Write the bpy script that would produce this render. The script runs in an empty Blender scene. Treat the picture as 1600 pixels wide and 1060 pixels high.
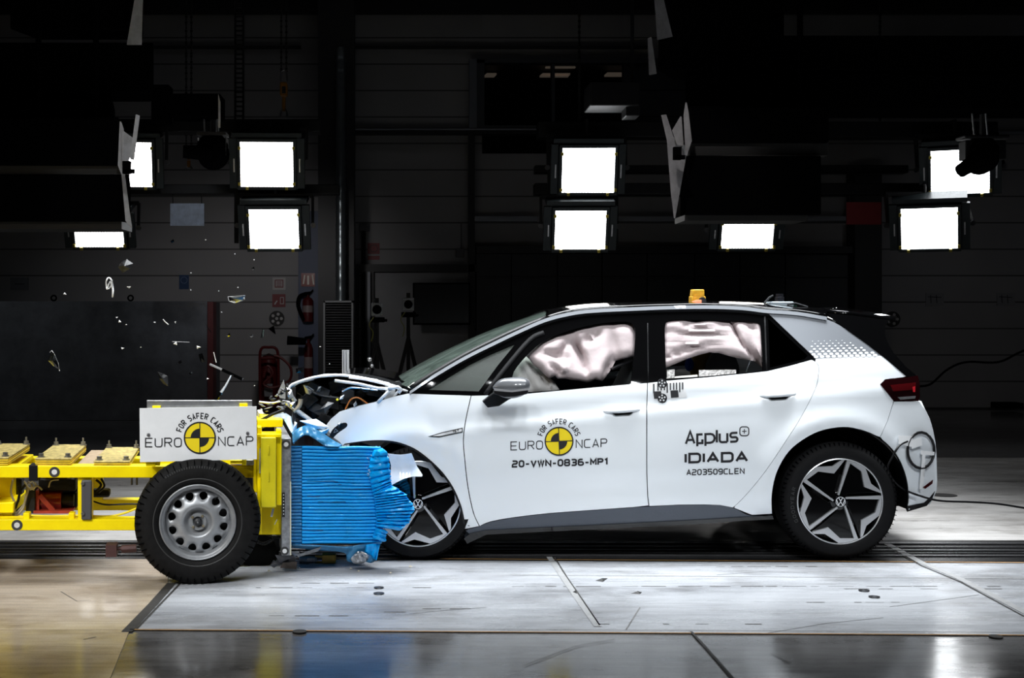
import bpy, bmesh, math, random
from mathutils import Vector, Matrix, noise
from mathutils.geometry import delaunay_2d_cdt
PI = math.pi
R = math.radians
SC = bpy.context.scene
COL = SC.collection
F = 2018.0; VX = 640.0; VY = 500.0; CH = 1.41      # focal length in pixels, vanishing point, lens height

# ------------------------------------------------------------ camera
cd = bpy.data.cameras.new('camera'); cam = bpy.data.objects.new('camera', cd); COL.objects.link(cam)
cam.location = (0, 0, CH); cam.rotation_euler = (PI/2, 0, 0)
cd.sensor_width = 36; cd.lens = F/1600*36
cd.shift_x = (800-VX)/1600; cd.shift_y = -(530-VY)/1600
cd.clip_end = 200
SC.camera = cam
# ------------------------------------------------------------ world, exposure
w = bpy.data.worlds.new('hall_air'); SC.world = w; w.use_nodes = True
w.node_tree.nodes['Background'].inputs[0].default_value = (.55, .6, .7, 1)
w.node_tree.nodes['Background'].inputs[1].default_value = .006
SC.view_settings.view_transform = 'Standard'; SC.view_settings.look = 'None'
SC.view_settings.exposure = 0.0; SC.view_settings.gamma = 1.0; SC.view_settings.use_curve_mapping = False
# ------------------------------------------------------------ lights
def area(name, loc, aim, sx, sy, power, col=(1, 1, 1), spread=180):
    l = bpy.data.lights.new(name, 'AREA'); l.shape = 'RECTANGLE'; l.size = sx; l.size_y = sy
    l.energy = power; l.color = col; l.spread = R(spread)
    o = bpy.data.objects.new(name, l); COL.objects.link(o); o.location = loc
    o.rotation_euler = (Vector(aim)-Vector(loc)).to_track_quat('-Z', 'Y').to_euler()
    return o
def spot(name, loc, aim, size, power, blend=.5, rad=.25, col=(1, 1, 1)):
    l = bpy.data.lights.new(name, 'SPOT'); l.energy = power; l.spot_size = R(size); l.spot_blend = blend
    l.shadow_soft_size = rad; l.color = col
    o = bpy.data.objects.new(name, l); COL.objects.link(o); o.location = loc
    o.rotation_euler = (Vector(aim)-Vector(loc)).to_track_quat('-Z', 'Y').to_euler()
    return o
COOL = (.93, .97, 1.0)
# the bank of crash-hall lamps over the track: it lights the car, the trolley and the floor round them
area('overhead_lamp_bank', (1.1, 8.15, 4.6), (1.1, 8.25, 0), 5.8, 1.6, 208, COOL, 68)
# lamps on the gantry on the camera's side of the track, above the picture
for x, ax, e in ((-3.2, -2.3, 640), (-1.4, -.6, 470), (.5, .7, 500), (2.2, 1.9, 440), (3.8, 3.0, 430)):
    spot('gantry_lamp', (x, 2.3, 5.4), (ax, 7.7, .2), 37, e, .5, .35, COOL)
spot('trolley_fill', (-3.4, 2.2, 3.7), (-2.3, 6.9, .55), 32, 580, .8, .3, COOL)  # added fill light that brightens the trolley, not a fixture of the hall
spot('hall_back_fill', (-6.5, 14.5, 3.2), (-5.2, 18.2, 1.0), 60, 40, 1, .2, COOL)  # added spot that lifts the dark steel block
spot('flap_fill', (1.0, 7.2, 4.9), (2.17, 10.45, 2.6), 22, 120, .6, .1, (1, .95, .93))  # added narrow spot that makes the right-hand flaps bright
spot('flap_fill', (-1.4, 7.2, 4.9), (-2.25, 10.45, 2.6), 20, 90, .6, .1, COOL)  # added in the same way for the left-hand flaps
spot('plate_fill', (-1.4, 10.2, 4.9), (-2.67, 15.5, 2.68), 10, 110, .6, .1, COOL)  # added spot aimed only at the pale blue hanging plate
area('warm_side_lamp', (-4.2, 3.4, 3.6), (-2.4, 6.4, 0), 1.2, .8, 16, (1, .86, .68), 100)
area('back_wall_fill', (-1, 17.4, 6.5), (-1, 20.2, 1.0), 9, 1.2, 1.5, (.95, .96, 1), 130)  # added weak area light that sets the tone of the back wall
spot('hall_back_fill', (-1.6, 15.6, 2.9), (-2.3, 20.5, .9), 75, 130, 1, .2, (1, .97, .97))  # added spot in place of floor bounce on the left of the back wall
spot('hall_back_fill', (7.2, 14.6, 3.0), (9.2, 20.5, .8), 75, 24, 1, .2, (.95, .97, 1))  # added fill for the right end of the back wall

# ------------------------------------------------------------ materials
MATS = {}
def mat(name, col, rough=.5, metal=0, coat=0, var=0, scale=6, bump=0, spec=.5, stretch=None, emit=0, bscale=None):
    if name in MATS: return MATS[name]
    m = bpy.data.materials.new(name); m.use_nodes = True; nt = m.node_tree; b = nt.nodes['Principled BSDF']
    b.inputs['Base Color'].default_value = (*col, 1); b.inputs['Roughness'].default_value = rough
    b.inputs['Metallic'].default_value = metal; b.inputs['Coat Weight'].default_value = coat
    b.inputs['Coat Roughness'].default_value = .05
    b.inputs['Specular IOR Level'].default_value = spec
    if emit:
        b.inputs['Emission Color'].default_value = (*col, 1); b.inputs['Emission Strength'].default_value = emit
    tc = nt.nodes.new('ShaderNodeTexCoord'); mp = nt.nodes.new('ShaderNodeMapping')
    if stretch: mp.inputs['Scale'].default_value = stretch
    nt.links.new(tc.outputs['Object'], mp.inputs[0])
    n = nt.nodes.new('ShaderNodeTexNoise'); n.inputs['Scale'].default_value = scale; n.inputs['Detail'].default_value = 6
    n.inputs['Roughness'].default_value = .65
    nt.links.new(mp.outputs[0], n.inputs[0])
    if var:
        r = nt.nodes.new('ShaderNodeValToRGB')
        r.color_ramp.elements[0].position = .3; r.color_ramp.elements[1].position = .7
        r.color_ramp.elements[0].color = (*[c*(1-var) for c in col], 1)
        r.color_ramp.elements[1].color = (*[min(1, c*(1+var*.6)) for c in col], 1)
        nt.links.new(n.outputs[0], r.inputs[0]); nt.links.new(r.outputs[0], b.inputs['Base Color'])
    if bump:
        n2 = nt.nodes.new('ShaderNodeTexNoise'); n2.inputs['Scale'].default_value = bscale or scale; n2.inputs['Detail'].default_value = 3
        nt.links.new(mp.outputs[0], n2.inputs[0])
        bp = nt.nodes.new('ShaderNodeBump'); bp.inputs['Strength'].default_value = bump; bp.inputs['Distance'].default_value = .02
        nt.links.new(n2.outputs[0], bp.inputs['Height']); nt.links.new(bp.outputs[0], b.inputs['Normal'])
    MATS[name] = m; return m
def glass_mat(name, tint, gl=.12, rough=.02, dust=None):
    if name in MATS: return MATS[name]
    m = bpy.data.materials.new(name); m.use_nodes = True; nt = m.node_tree; nt.nodes.clear()
    o = nt.nodes.new('ShaderNodeOutputMaterial'); t = nt.nodes.new('ShaderNodeBsdfTransparent'); g = nt.nodes.new('ShaderNodeBsdfGlossy')
    t.inputs[0].default_value = (*tint, 1); g.inputs['Roughness'].default_value = rough
    fr = nt.nodes.new('ShaderNodeFresnel'); fr.inputs[0].default_value = 1.45
    a = nt.nodes.new('ShaderNodeMath'); a.operation = 'ADD'; a.inputs[1].default_value = gl-.04; a.use_clamp = True
    mx = nt.nodes.new('ShaderNodeMixShader')
    nt.links.new(fr.outputs[0], a.inputs[0]); nt.links.new(a.outputs[0], mx.inputs[0])
    if dust:
        d = nt.nodes.new('ShaderNodeBsdfDiffuse'); d.inputs[0].default_value = (*dust[:3], 1); m2 = nt.nodes.new('ShaderNodeMixShader'); tc = nt.nodes.new('ShaderNodeTexCoord')
        mp = nt.nodes.new('ShaderNodeMapping'); mp.inputs['Scale'].default_value = (2, 6, 9); mp.inputs['Rotation'].default_value = (0, .6, 0); n = nt.nodes.new('ShaderNodeTexNoise'); n.inputs['Scale'].default_value = 2; n.inputs['Detail'].default_value = 5
        nt.links.new(tc.outputs['Object'], mp.inputs[0]); nt.links.new(mp.outputs[0], n.inputs[0])
        q = nt.nodes.new('ShaderNodeMath'); q.operation = 'MULTIPLY'; q.inputs[1].default_value = dust[3]*2; nt.links.new(n.outputs[0], q.inputs[0]); nt.links.new(q.outputs[0], m2.inputs[0])
        nt.links.new(t.outputs[0], m2.inputs[1]); nt.links.new(d.outputs[0], m2.inputs[2]); t = m2
    nt.links.new(t.outputs[0], mx.inputs[1]); nt.links.new(g.outputs[0], mx.inputs[2]); nt.links.new(mx.outputs[0], o.inputs[0])
    MATS[name] = m; return m
PAINT = mat('glacier_white_paint', (.79, .83, .865), .28, 0, .6, bump=0)
SILVER = mat('silver_paint', (.245, .26, .285), .32, .3, .7)
BLACKG = mat('gloss_black_paint', (.002, .002, .0022), .06, 0, .3, spec=.35)
TRIM = mat('black_trim', (.006, .006, .007), .42, spec=.25)
SILLM = mat('grey_sill_plastic', (.055, .065, .085), .42, bump=.05, scale=90)
RUBBER = mat('tyre_rubber', (.0055, .0055, .006), .7, spec=.15, bump=.08, scale=40, var=.25)
RUBBER2 = mat('worn_tyre_rubber', (.006, .0058, .0058), .7, spec=.18, bump=.15, scale=25, var=.5)
ALLOY = mat('cut_alloy', (.62, .63, .65), .3, .6)
STEELRIM = mat('silver_wheel_steel', (.33, .34, .355), .42, .5, var=.2, scale=14)
DARK = mat('dark_void_plastic', (.004, .004, .0045), .7, spec=.1)
BLK = mat('flat_black', (.0025, .0025, .003), .9, spec=.0)
YEL = mat('yellow_machine_paint', (1.0, .76, .0), .42, 0, .1, var=.10, scale=7, spec=.25)
YELG = mat('greenish_yellow_paint', (.66, .56, .005), .45, 0, .2, var=.12, scale=7)
BLUE = mat('blue_barrier_paint', (.0, .32, .78), .36, 0, .12, spec=.3, var=.15, scale=9)
BLUED = mat('scuffed_blue_sheet', (.03, .19, .38), .35, .1, .2, var=.4, scale=8, bump=.12, bscale=9)
GALV = mat('scratched_aluminium', (.35, .36, .38), .42, .7, var=.45, scale=30, bump=.1)
ALU = mat('bare_aluminium', (.55, .56, .58), .32, .85, var=.25, scale=16, bump=.12)
WHITE = mat('white_board', (.78, .79, .80), .5, var=.05, scale=8)
INK = mat('black_lettering', (.012, .012, .015), .45)
INKY = mat('yellow_disc_print', (.86, .66, .01), .45)
STEEL = mat('bolt_steel', (.3, .3, .31), .35, .9)
PINK = mat('pink_white_airbag_cloth', (.47, .40, .405), .75, bump=.3, scale=10, spec=.2)
GREYB = mat('grey_white_airbag_cloth', (.46, .45, .44), .8, bump=.2, scale=10, spec=.2)
# ------------------------------------------------------------ projection helpers (photo pixel + distance -> point of the hall)
def P(px, py, Y): return Vector(((px-VX)*Y/F, Y, CH-(py-VY)*Y/F))
def G(px, py, z=0.0):
    Y = (CH-z)*F/(py-VY); return Vector(((px-VX)*Y/F, Y, z))
def S(py_or_px, Y): return py_or_px*Y/F
# ------------------------------------------------------------ mesh builder
ROOT = {}
def tag(o, label=None, cat=None, group=None, kind=None):
    if label: o['label'] = label
    if cat: o['category'] = cat
    if group: o['group'] = group
    if kind: o['kind'] = kind
    return o
def thing(name, label, cat, loc=(0, 0, 0), rot=(0, 0, 0), group=None):
    o = bpy.data.objects.new(name, None); COL.objects.link(o); o.location = loc; o.rotation_euler = rot
    o.empty_display_size = .1
    ROOT[o.name] = Vector(loc); return tag(o, label, cat, group)
class B:
    """collects shapes; build() links them as one mesh object (world coordinates, or the root's own when local)"""
    def __init__(s): s.v = []; s.f = []
    def add(s, vs, fs, M=None):
        k = len(s.v)
        s.v += [(M @ Vector(p)) if M else Vector(p) for p in vs]; s.f += [tuple(i+k for i in f) for f in fs]; return s
    def box(s, a, b, M=None):
        x0, y0, z0 = a; x1, y1, z1 = b
        return s.add([(x0, y0, z0), (x1, y0, z0), (x1, y1, z0), (x0, y1, z0), (x0, y0, z1), (x1, y0, z1), (x1, y1, z1), (x0, y1, z1)],
            [(0, 1, 5, 4), (1, 2, 6, 5), (2, 3, 7, 6), (3, 0, 4, 7), (4, 5, 6, 7), (3, 2, 1, 0)], M)
    def cbox(s, c, d, M=None): return s.box([c[i]-d[i]/2 for i in range(3)], [c[i]+d[i]/2 for i in range(3)], M)
    def hexa(s, p):   # eight corner points: front 4 ccw, back 4 ccw
        return s.add(p, [(0, 1, 2, 3), (7, 6, 5, 4), (0, 4, 5, 1), (1, 5, 6, 2), (2, 6, 7, 3), (3, 7, 4, 0)])
    def lathe(s, prof, n=48, M=None, close=False, a0=0, a1=2*PI):
        full = abs(a1-a0-2*PI) < 1e-6; m = len(prof); vs = []; fs = []
        cols = n if full else n+1
        for i in range(cols):
            a = a0+(a1-a0)*i/n
            for r, y in prof: vs.append((r*math.cos(a), y, r*math.sin(a)))
        for i in range(n):
            j = (i+1) % cols
            for k in range(m-1 if not close else m):
                l = (k+1) % m; fs.append((i*m+k, i*m+l, j*m+l, j*m+k))
        return s.add(vs, fs, M)
    def tube(s, pts, r, n=8, cap=True):
        pts = [Vector(p) for p in pts]; rs = r if isinstance(r, (list, tuple)) else [r]*len(pts); k = len(s.v); up = None
        for i, p in enumerate(pts):
            t = (pts[min(i+1, len(pts)-1)]-pts[max(i-1, 0)]).normalized()
            if up is None:
                up = Vector((0, 0, 1)) if abs(t.z) < .9 else Vector((0, 1, 0))
            a = t.cross(up)
            if a.length < 1e-5: a = t.cross(Vector((1, 0, 0)))
            a.normalize(); b = a.cross(t).normalized(); up = b
            for j in range(n):
                q = 2*PI*j/n; s.v.append(p+(a*math.cos(q)+b*math.sin(q))*rs[i])
        for i in range(len(pts)-1):
            for j in range(n):
                l = (j+1) % n; s.f.append((k+i*n+j, k+i*n+l, k+(i+1)*n+l, k+(i+1)*n+j))
        if cap:
            s.f.append(tuple(k+j for j in range(n))); s.f.append(tuple(k+(len(pts)-1)*n+j for j in reversed(range(n))))
        return s
    def bar(s, a, b, wd, hd=None):
        """square bar from a to b"""
        a = Vector(a); b = Vector(b); t = (b-a).normalized(); up = Vector((0, 0, 1)) if abs(t.z) < .9 else Vector((0, 1, 0))
        u = t.cross(up).normalized(); v = u.cross(t); hd = hd or wd; u = u*wd/2; v = v*hd/2
        return s.hexa([a-u-v, a+u-v, a+u+v, a-u+v, b-u-v, b+u-v, b+u+v, b-u+v])
    def prism(s, poly, y0, y1, M=None):
        """polygon in x,z extruded along y"""
        n = len(poly); vs = [(x, y0, z) for x, z in poly]+[(x, y1, z) for x, z in poly]
        return s.add(vs, [tuple(range(n)), tuple(reversed(range(n, 2*n)))]+[(i, i+n, (i+1) % n+n, (i+1) % n) for i in range(n)], M)
    def grid(s, rows, closed=False):
        k = len(s.v); m = len(rows[0])
        for r in rows: s.v += [Vector(p) for p in r]
        for i in range(len(rows)-1):
            for j in range(m if closed else m-1):
                l = (j+1) % m; s.f.append((k+i*m+j, k+i*m+l, k+(i+1)*m+l, k+(i+1)*m+j))
        return s
    def ball(s, c, r, n=16, M=None, sq=(1, 1, 1)):
        vs = []; fs = []; m = n//2
        for i in range(m+1):
            a = PI*i/m
            for j in range(n):
                q = 2*PI*j/n; vs.append((c[0]+r*sq[0]*math.sin(a)*math.cos(q), c[1]+r*sq[1]*math.sin(a)*math.sin(q), c[2]+r*sq[2]*math.cos(a)))
        for i in range(m):
            for j in range(n):
                l = (j+1) % n; fs.append((i*n+j, i*n+l, (i+1)*n+l, (i+1)*n+j))
        return s.add(vs, fs, M)
    def build(s, name, m, parent=None, smooth=40, local=False, bevel=0, solid=0, label=None, weld=True):
        me = bpy.data.meshes.new(name); top = parent
        while top is not None and top.parent is not None: top = top.parent
        if top is None:
            lo = [min(p[i] for p in s.v) for i in range(3)]; hi = [max(p[i] for p in s.v) for i in range(3)]
            o0 = Vector(((lo[0]+hi[0])/2, (lo[1]+hi[1])/2, lo[2]))
        else: o0 = Vector((0, 0, 0)) if local else ROOT[top.name]
        me.from_pydata([p-o0 for p in s.v], [], s.f); me.materials.append(m)
        bm = bmesh.new(); bm.from_mesh(me)
        if weld: bmesh.ops.remove_doubles(bm, verts=bm.verts, dist=1e-5)
        bmesh.ops.recalc_face_normals(bm, faces=bm.faces); bm.to_mesh(me); bm.free()
        o = bpy.data.objects.new(name, me); COL.objects.link(o)
        if top is None: o.location = o0
        o.parent = parent
        if solid:
            d = o.modifiers.new('thickness', 'SOLIDIFY'); d.thickness = solid; d.offset = 0
        if bevel:
            d = o.modifiers.new('bevel', 'BEVEL'); d.width = bevel; d.segments = 2; d.limit_method = 'ANGLE'; d.angle_limit = R(40)
        if smooth:
            for p in me.polygons: p.use_smooth = True
            me.set_sharp_from_angle(angle=R(smooth))
        if label: o['label'] = label
        return o
def copy_tree(o, parent=None):
    c = o.copy(); COL.objects.link(c); c.parent = parent
    if parent is None: ROOT[c.name] = Vector(c.location)
    for ch in list(o.children): copy_tree(ch, c)
    return c
# ------------------------------------------------------------ 2-D helpers
def cr(pts, n=4):
    """open Catmull-Rom curve through the points"""
    out = []; m = len(pts)
    for i in range(m-1):
        p0 = pts[max(i-1, 0)]; p1 = pts[i]; p2 = pts[i+1]; p3 = pts[min(i+2, m-1)]
        for k in range(n):
            t = k/n; out.append(tuple(.5*((2*p1[a])+(-p0[a]+p2[a])*t+(2*p0[a]-5*p1[a]+4*p2[a]-p3[a])*t*t+(-p0[a]+3*p1[a]-3*p2[a]+p3[a])*t**3) for a in range(len(p1))))
    out.append(tuple(pts[-1])); return out
def inside(p, poly):
    x, y = p; c = False; j = len(poly)-1
    for i in range(len(poly)):
        xi, yi = poly[i]; xj, yj = poly[j]
        if (yi > y) != (yj > y) and x < (xj-xi)*(y-yi)/(yj-yi)+xi: c = not c
        j = i
    return c
def dens(poly, step):
    out = []
    for i in range(len(poly)):
        a = poly[i]; b = poly[(i+1) % len(poly)]; d = math.hypot(b[0]-a[0], b[1]-a[1])
        if d < 1e-6: continue
        k = max(1, int(round(d/step)))
        out += [(a[0]+(b[0]-a[0])*t/k, a[1]+(b[1]-a[1])*t/k) for t in range(k)]
    return out
def segdist(p, poly):
    best = 1e9
    for i in range(len(poly)):
        ax, ay = poly[i]; bx, by = poly[(i+1) % len(poly)]; dx = bx-ax; dy = by-ay
        t = max(0, min(1, ((p[0]-ax)*dx+(p[1]-ay)*dy)/(dx*dx+dy*dy+1e-12)))
        best = min(best, math.hypot(p[0]-ax-t*dx, p[1]-ay-t*dy))
    return best
def fill(poly, holes=(), step=8):
    """triangulates an outline with holes over a regular grid -> (points, triangles)"""
    loops = [dens(poly, step)]+[dens(h, step) for h in holes]; vs = []; es = []
    for lp in loops:
        k = len(vs); vs += lp; es += [(k+i, k+(i+1) % len(lp)) for i in range(len(lp))]
    x0 = min(p[0] for p in poly); x1 = max(p[0] for p in poly); y0 = min(p[1] for p in poly); y1 = max(p[1] for p in poly)
    ny = int((y1-y0)/step)+1; nx = int((x1-x0)/step)+1
    for i in range(nx+1):
        for j in range(ny+1):
            p = (x0+(i+(.5 if j % 2 else 0))*step, y0+(j+.37)*step)
            if inside(p, poly) and not any(inside(p, h) for h in holes) and min(segdist(p, lp) for lp in loops) > step*.45: vs.append(p)
    r = delaunay_2d_cdt([Vector(p) for p in vs], es, [], 0, 1e-4)
    out = [tuple(p) for p in r[0]]; tri = []
    for f in r[2]:
        c = (sum(out[i][0] for i in f)/3, sum(out[i][1] for i in f)/3)
        if inside(c, poly) and not any(inside(c, h) for h in holes): tri.append(tuple(f))
    return out, tri
def sheet(bld, poly, fn, holes=(), step=8, thick=.01, back=(0, 1, 0)):
    """filled outline mapped through fn(px,py)->point, with a real thickness along back"""
    pts, tri = fill(poly, holes, step); n = len(pts); fr = [fn(*p) for p in pts]; bk = [p+Vector(back)*thick for p in fr]
    cnt = {}
    for f in tri:
        for a, b in ((f[0], f[1]), (f[1], f[2]), (f[2], f[0])):
            k = (min(a, b), max(a, b)); cnt[k] = cnt.get(k, 0)+1
    fs = list(tri)+[tuple(i+n for i in reversed(f)) for f in tri]+[(a, b, b+n, a+n) for (a, b), c in cnt.items() if c == 1]
    return bld.add(fr+bk, fs)
# ------------------------------------------------------------ stroke lettering
def arc(cx, cy, r, a0, a1, n=6, ry=None):
    ry = ry or r; return [(cx+r*math.cos(R(a0+(a1-a0)*i/n)), cy+ry*math.sin(R(a0+(a1-a0)*i/n))) for i in range(n+1)]
def rrect(x0, y0, x1, y1, r):
    p = arc(x1-r, y1-r, r, 90, 0, 4)+arc(x1-r, y0+r, r, 0, -90, 4)+arc(x0+r, y0+r, r, -90, -180, 4)+arc(x0+r, y1-r, r, 180, 90, 4); return p+[p[0], p[1]]
def glyph(c, W):
    q = .26
    bowl = lambda yc, r: arc(W-r, yc, r, 90, -90)
    D = {
     'E': [[(W, 1), (0, 1), (0, 0), (W, 0)], [(0, .5), (W*.9, .5)]], 'F': [[(W, 1), (0, 1), (0, 0)], [(0, .5), (W*.85, .5)]],
     'U': [[(0, 1)]+arc(q, q, q, 180, 270)+arc(W-q, q, q, 270, 360)+[(W, 1)]],
     'R': [[(0, 0), (0, 1)]+bowl(.75, .25)+[(0, .5)], [(W*.5, .5), (W, 0)]], 'P': [[(0, 0), (0, 1)]+bowl(.74, .26)+[(0, .48)]],
     'O': [rrect(0, 0, W, 1, .3)], '0': [rrect(0, 0, W*.92, 1, .28)], 'N': [[(0, 0), (0, 1), (W, 0), (W, 1)]],
     'C': [[(W, 1)]+arc(q, 1-q, q, 90, 180)+arc(q, q, q, 180, 270)+[(W, 0)]], 'A': [[(0, 0), (W*.5, 1), (W, 0)], [(W*.17, .3), (W*.83, .3)]],
     'S': [[(W*.95, 1)]+arc(.25, .75, .25, 90, 270)+bowl(.25, .25)+[(0, 0)]],
     '2': [[(0, 1)]+bowl(.75, .25)+arc(.25, .25, .25, 90, 180)+[(0, 0), (W, 0)]], '-': [[(0, .42), (W*.7, .42)]],
     'V': [[(0, 1), (W*.5, 0), (W, 1)]], 'W': [[(0, 1), (W*.3, 0), (W*.6, 1), (W*.9, 0), (W*1.2, 1)]],
     'M': [[(0, 0), (0, 1), (W*.55, .35), (W*1.1, 1), (W*1.1, 0)]], '1': [[(0, .8), (W*.4, 1), (W*.4, 0)]],
     '8': [rrect(.02, .5, W-.02, 1, .2), rrect(0, 0, W, .5, .2)], '3': [[(0, 1)]+bowl(.75, .25)+[(.15, .5)], [(.15, .5)]+bowl(.25, .25)+[(0, 0)]],
     '6': [[(W*.9, 1)]+arc(.3, .7, .3, 90, 180)+arc(.25, .25, .25, 180, 270)+arc(W-.25, .28, .27, -90, 90)+[(0, .55)]],
     '9': [[(W*.1, 0)]+arc(W-.3, .3, .3, -90, 0)+arc(W-.25, .75, .25, 0, 90)+arc(.25, .72, .27, 90, 270)+[(W, .45)]],
     '5': [[(W, 1), (0, 1), (0, .56)]+bowl(.28, .28)+[(0, 0)]], 'I': [[(0, 1), (0, 0)]],
     'D': [[(0, 0), (0, 1)]+arc(W-.3, .7, .3, 90, 0)+arc(W-.3, .3, .3, 0, -90)+[(0, 0), (0, .1)]], 'L': [[(0, 1), (0, 0), (W, 0)]],
     'T': [[(0, 1), (W, 1)], [(W/2, 1), (W/2, 0)]], 'G': [[(W, 1)]+arc(q, 1-q, q, 90, 180)+arc(q, q, q, 180, 270)+[(W, 0), (W, .45), (W*.55, .45)]],
     'Y': [[(0, 1), (W/2, .45), (W, 1)], [(W/2, .45), (W/2, 0)]],
     'p': [[(0, -.25), (0, .72)]+arc(W-.3, .36, .36, 90, -90)+[(0, 0)]], 'r': [[(0, -.25), (0, .72), (W*.62, .72)], [(0, .0), (W*.6, 0), (W*.6, .3)]],
     'l': [[(0, 1.02), (0, 0)]], 'u': [[(0, .72)]+arc(.2, .2, .2, 180, 270)+[(W*.9, 0)], [(W*.9, .72), (W*.9, 0)]],
     's': [[(W*.85, .72)]+arc(.19, .54, .18, 90, 270)+arc(W*.85-.18, .18, .18, 90, -90)+[(0, 0)]]}
    adv = {'I': 0, 'l': 0, '-': W*.7, 'W': W*1.2, 'M': W*1.1, '1': W*.4, '0': W*.92, 'u': W*.9, 's': W*.85, ' ': W*.5, 'r': W*.62}.get(c, W)
    return D.get(c, []), adv
def strip(pts, w):
    """polyline -> ribbon points (left/right pairs) with mitred joins"""
    n = len(pts); out = []
    for i in range(n):
        a = Vector(pts[max(i-1, 0)]); b = Vector(pts[i]); c = Vector(pts[min(i+1, n-1)])
        d1 = (b-a); d2 = (c-b)
        if d1.length < 1e-6: d1 = d2
        if d2.length < 1e-6: d2 = d1
        d1 = d1.normalized(); d2 = d2.normalized(); nn = Vector((-(d1.y+d2.y), d1.x+d2.x))
        if nn.length < 1e-4: nn = Vector((-d1.y, d1.x))
        nn.normalize(); k = 1/max(.45, nn.dot(Vector((-d1.y, d1.x)))); e = Vector((0, 0))
        if i == 0: e = -d2*w*.0
        out.append((b+nn*w/2*k+e, b-nn*w/2*k+e))
    return out
def ribbon(bld, pts, w, fn):
    st = strip(pts, w); vs = []
    for l, r in st: vs += [fn(l.x, l.y), fn(r.x, r.y)]
    bld.add(vs, [(2*i, 2*i+1, 2*i+3, 2*i+2) for i in range(len(st)-1)])
def text(bld, s, x0, x1, ybase, h, w, fn, W=.7, gap=.34, slope=0):
    """writes s between x0 and x1 (pixels), cap height h, stroke w; y grows downward"""
    tot = sum(glyph(c, W)[1] for c in s)+gap*(len(s)-1); kx = (x1-x0-w)/tot; x = 0
    for c in s:
        strokes, adv = glyph(c, W)
        for st in strokes:
            pp = [(x0+w/2+(x+px)*kx, ybase-w/2-py*(h-w)+slope*((x+px)*kx)) for px, py in st]
            ribbon(bld, pp, w, fn)
        x += adv+gap
def arctext(bld, s, cx, cy, rad, h, w, a0, a1, fn, W=.62, gap=.42, tilt=0):
    tot = sum(glyph(c, W)[1] for c in s)+gap*(len(s)-1); x = 0; kx = R(a0-a1)/tot*rad
    for c in s:
        strokes, adv = glyph(c, W)
        for st in strokes:
            pp = []
            for px, py in st:
                a = R(a0+tilt)-(x+px)*kx/rad; r = rad+py*h; pp.append((cx+r*math.cos(a), cy-r*math.sin(a)))
            ribbon(bld, pp, w, fn)
        x += adv+gap
def disc_emblem(parent, cx, cy, r, fn, fn2, tilt=0, local=False):
    """yellow and black crash-target disc"""
    b = B(); n = 40; pts = [fn(cx, cy)]+[fn(cx+r*.94*math.cos(2*PI*i/n), cy-r*.94*math.sin(2*PI*i/n)) for i in range(n)]
    b.add(pts, [(0, i+1, (i+1) % n+1) for i in range(n)]); o = b.build('yellow_disc', INKY, parent, local=local)
    b = B()
    ribbon(b, [(cx+r*.97*math.cos(2*PI*i/n), cy-r*.97*math.sin(2*PI*i/n)) for i in range(n+1)], r*.09, fn2)
    t = R(tilt)
    for k in range(4):
        a = t+k*PI/2; ribbon(b, [(cx, cy), (cx+r*.96*math.cos(a), cy-r*.96*math.sin(a))], r*.055, fn2)
    for a0 in (90, 270):
        q = [fn2(cx, cy)]+[fn2(cx+r*.58*math.cos(t+R(a0+90*i/10)), cy-r*.58*math.sin(t+R(a0+90*i/10))) for i in range(11)]
        b.add(q, [(0, i+1, i+2) for i in range(10)])
    b.build('disc_markings', INK, parent, local=local)
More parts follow.
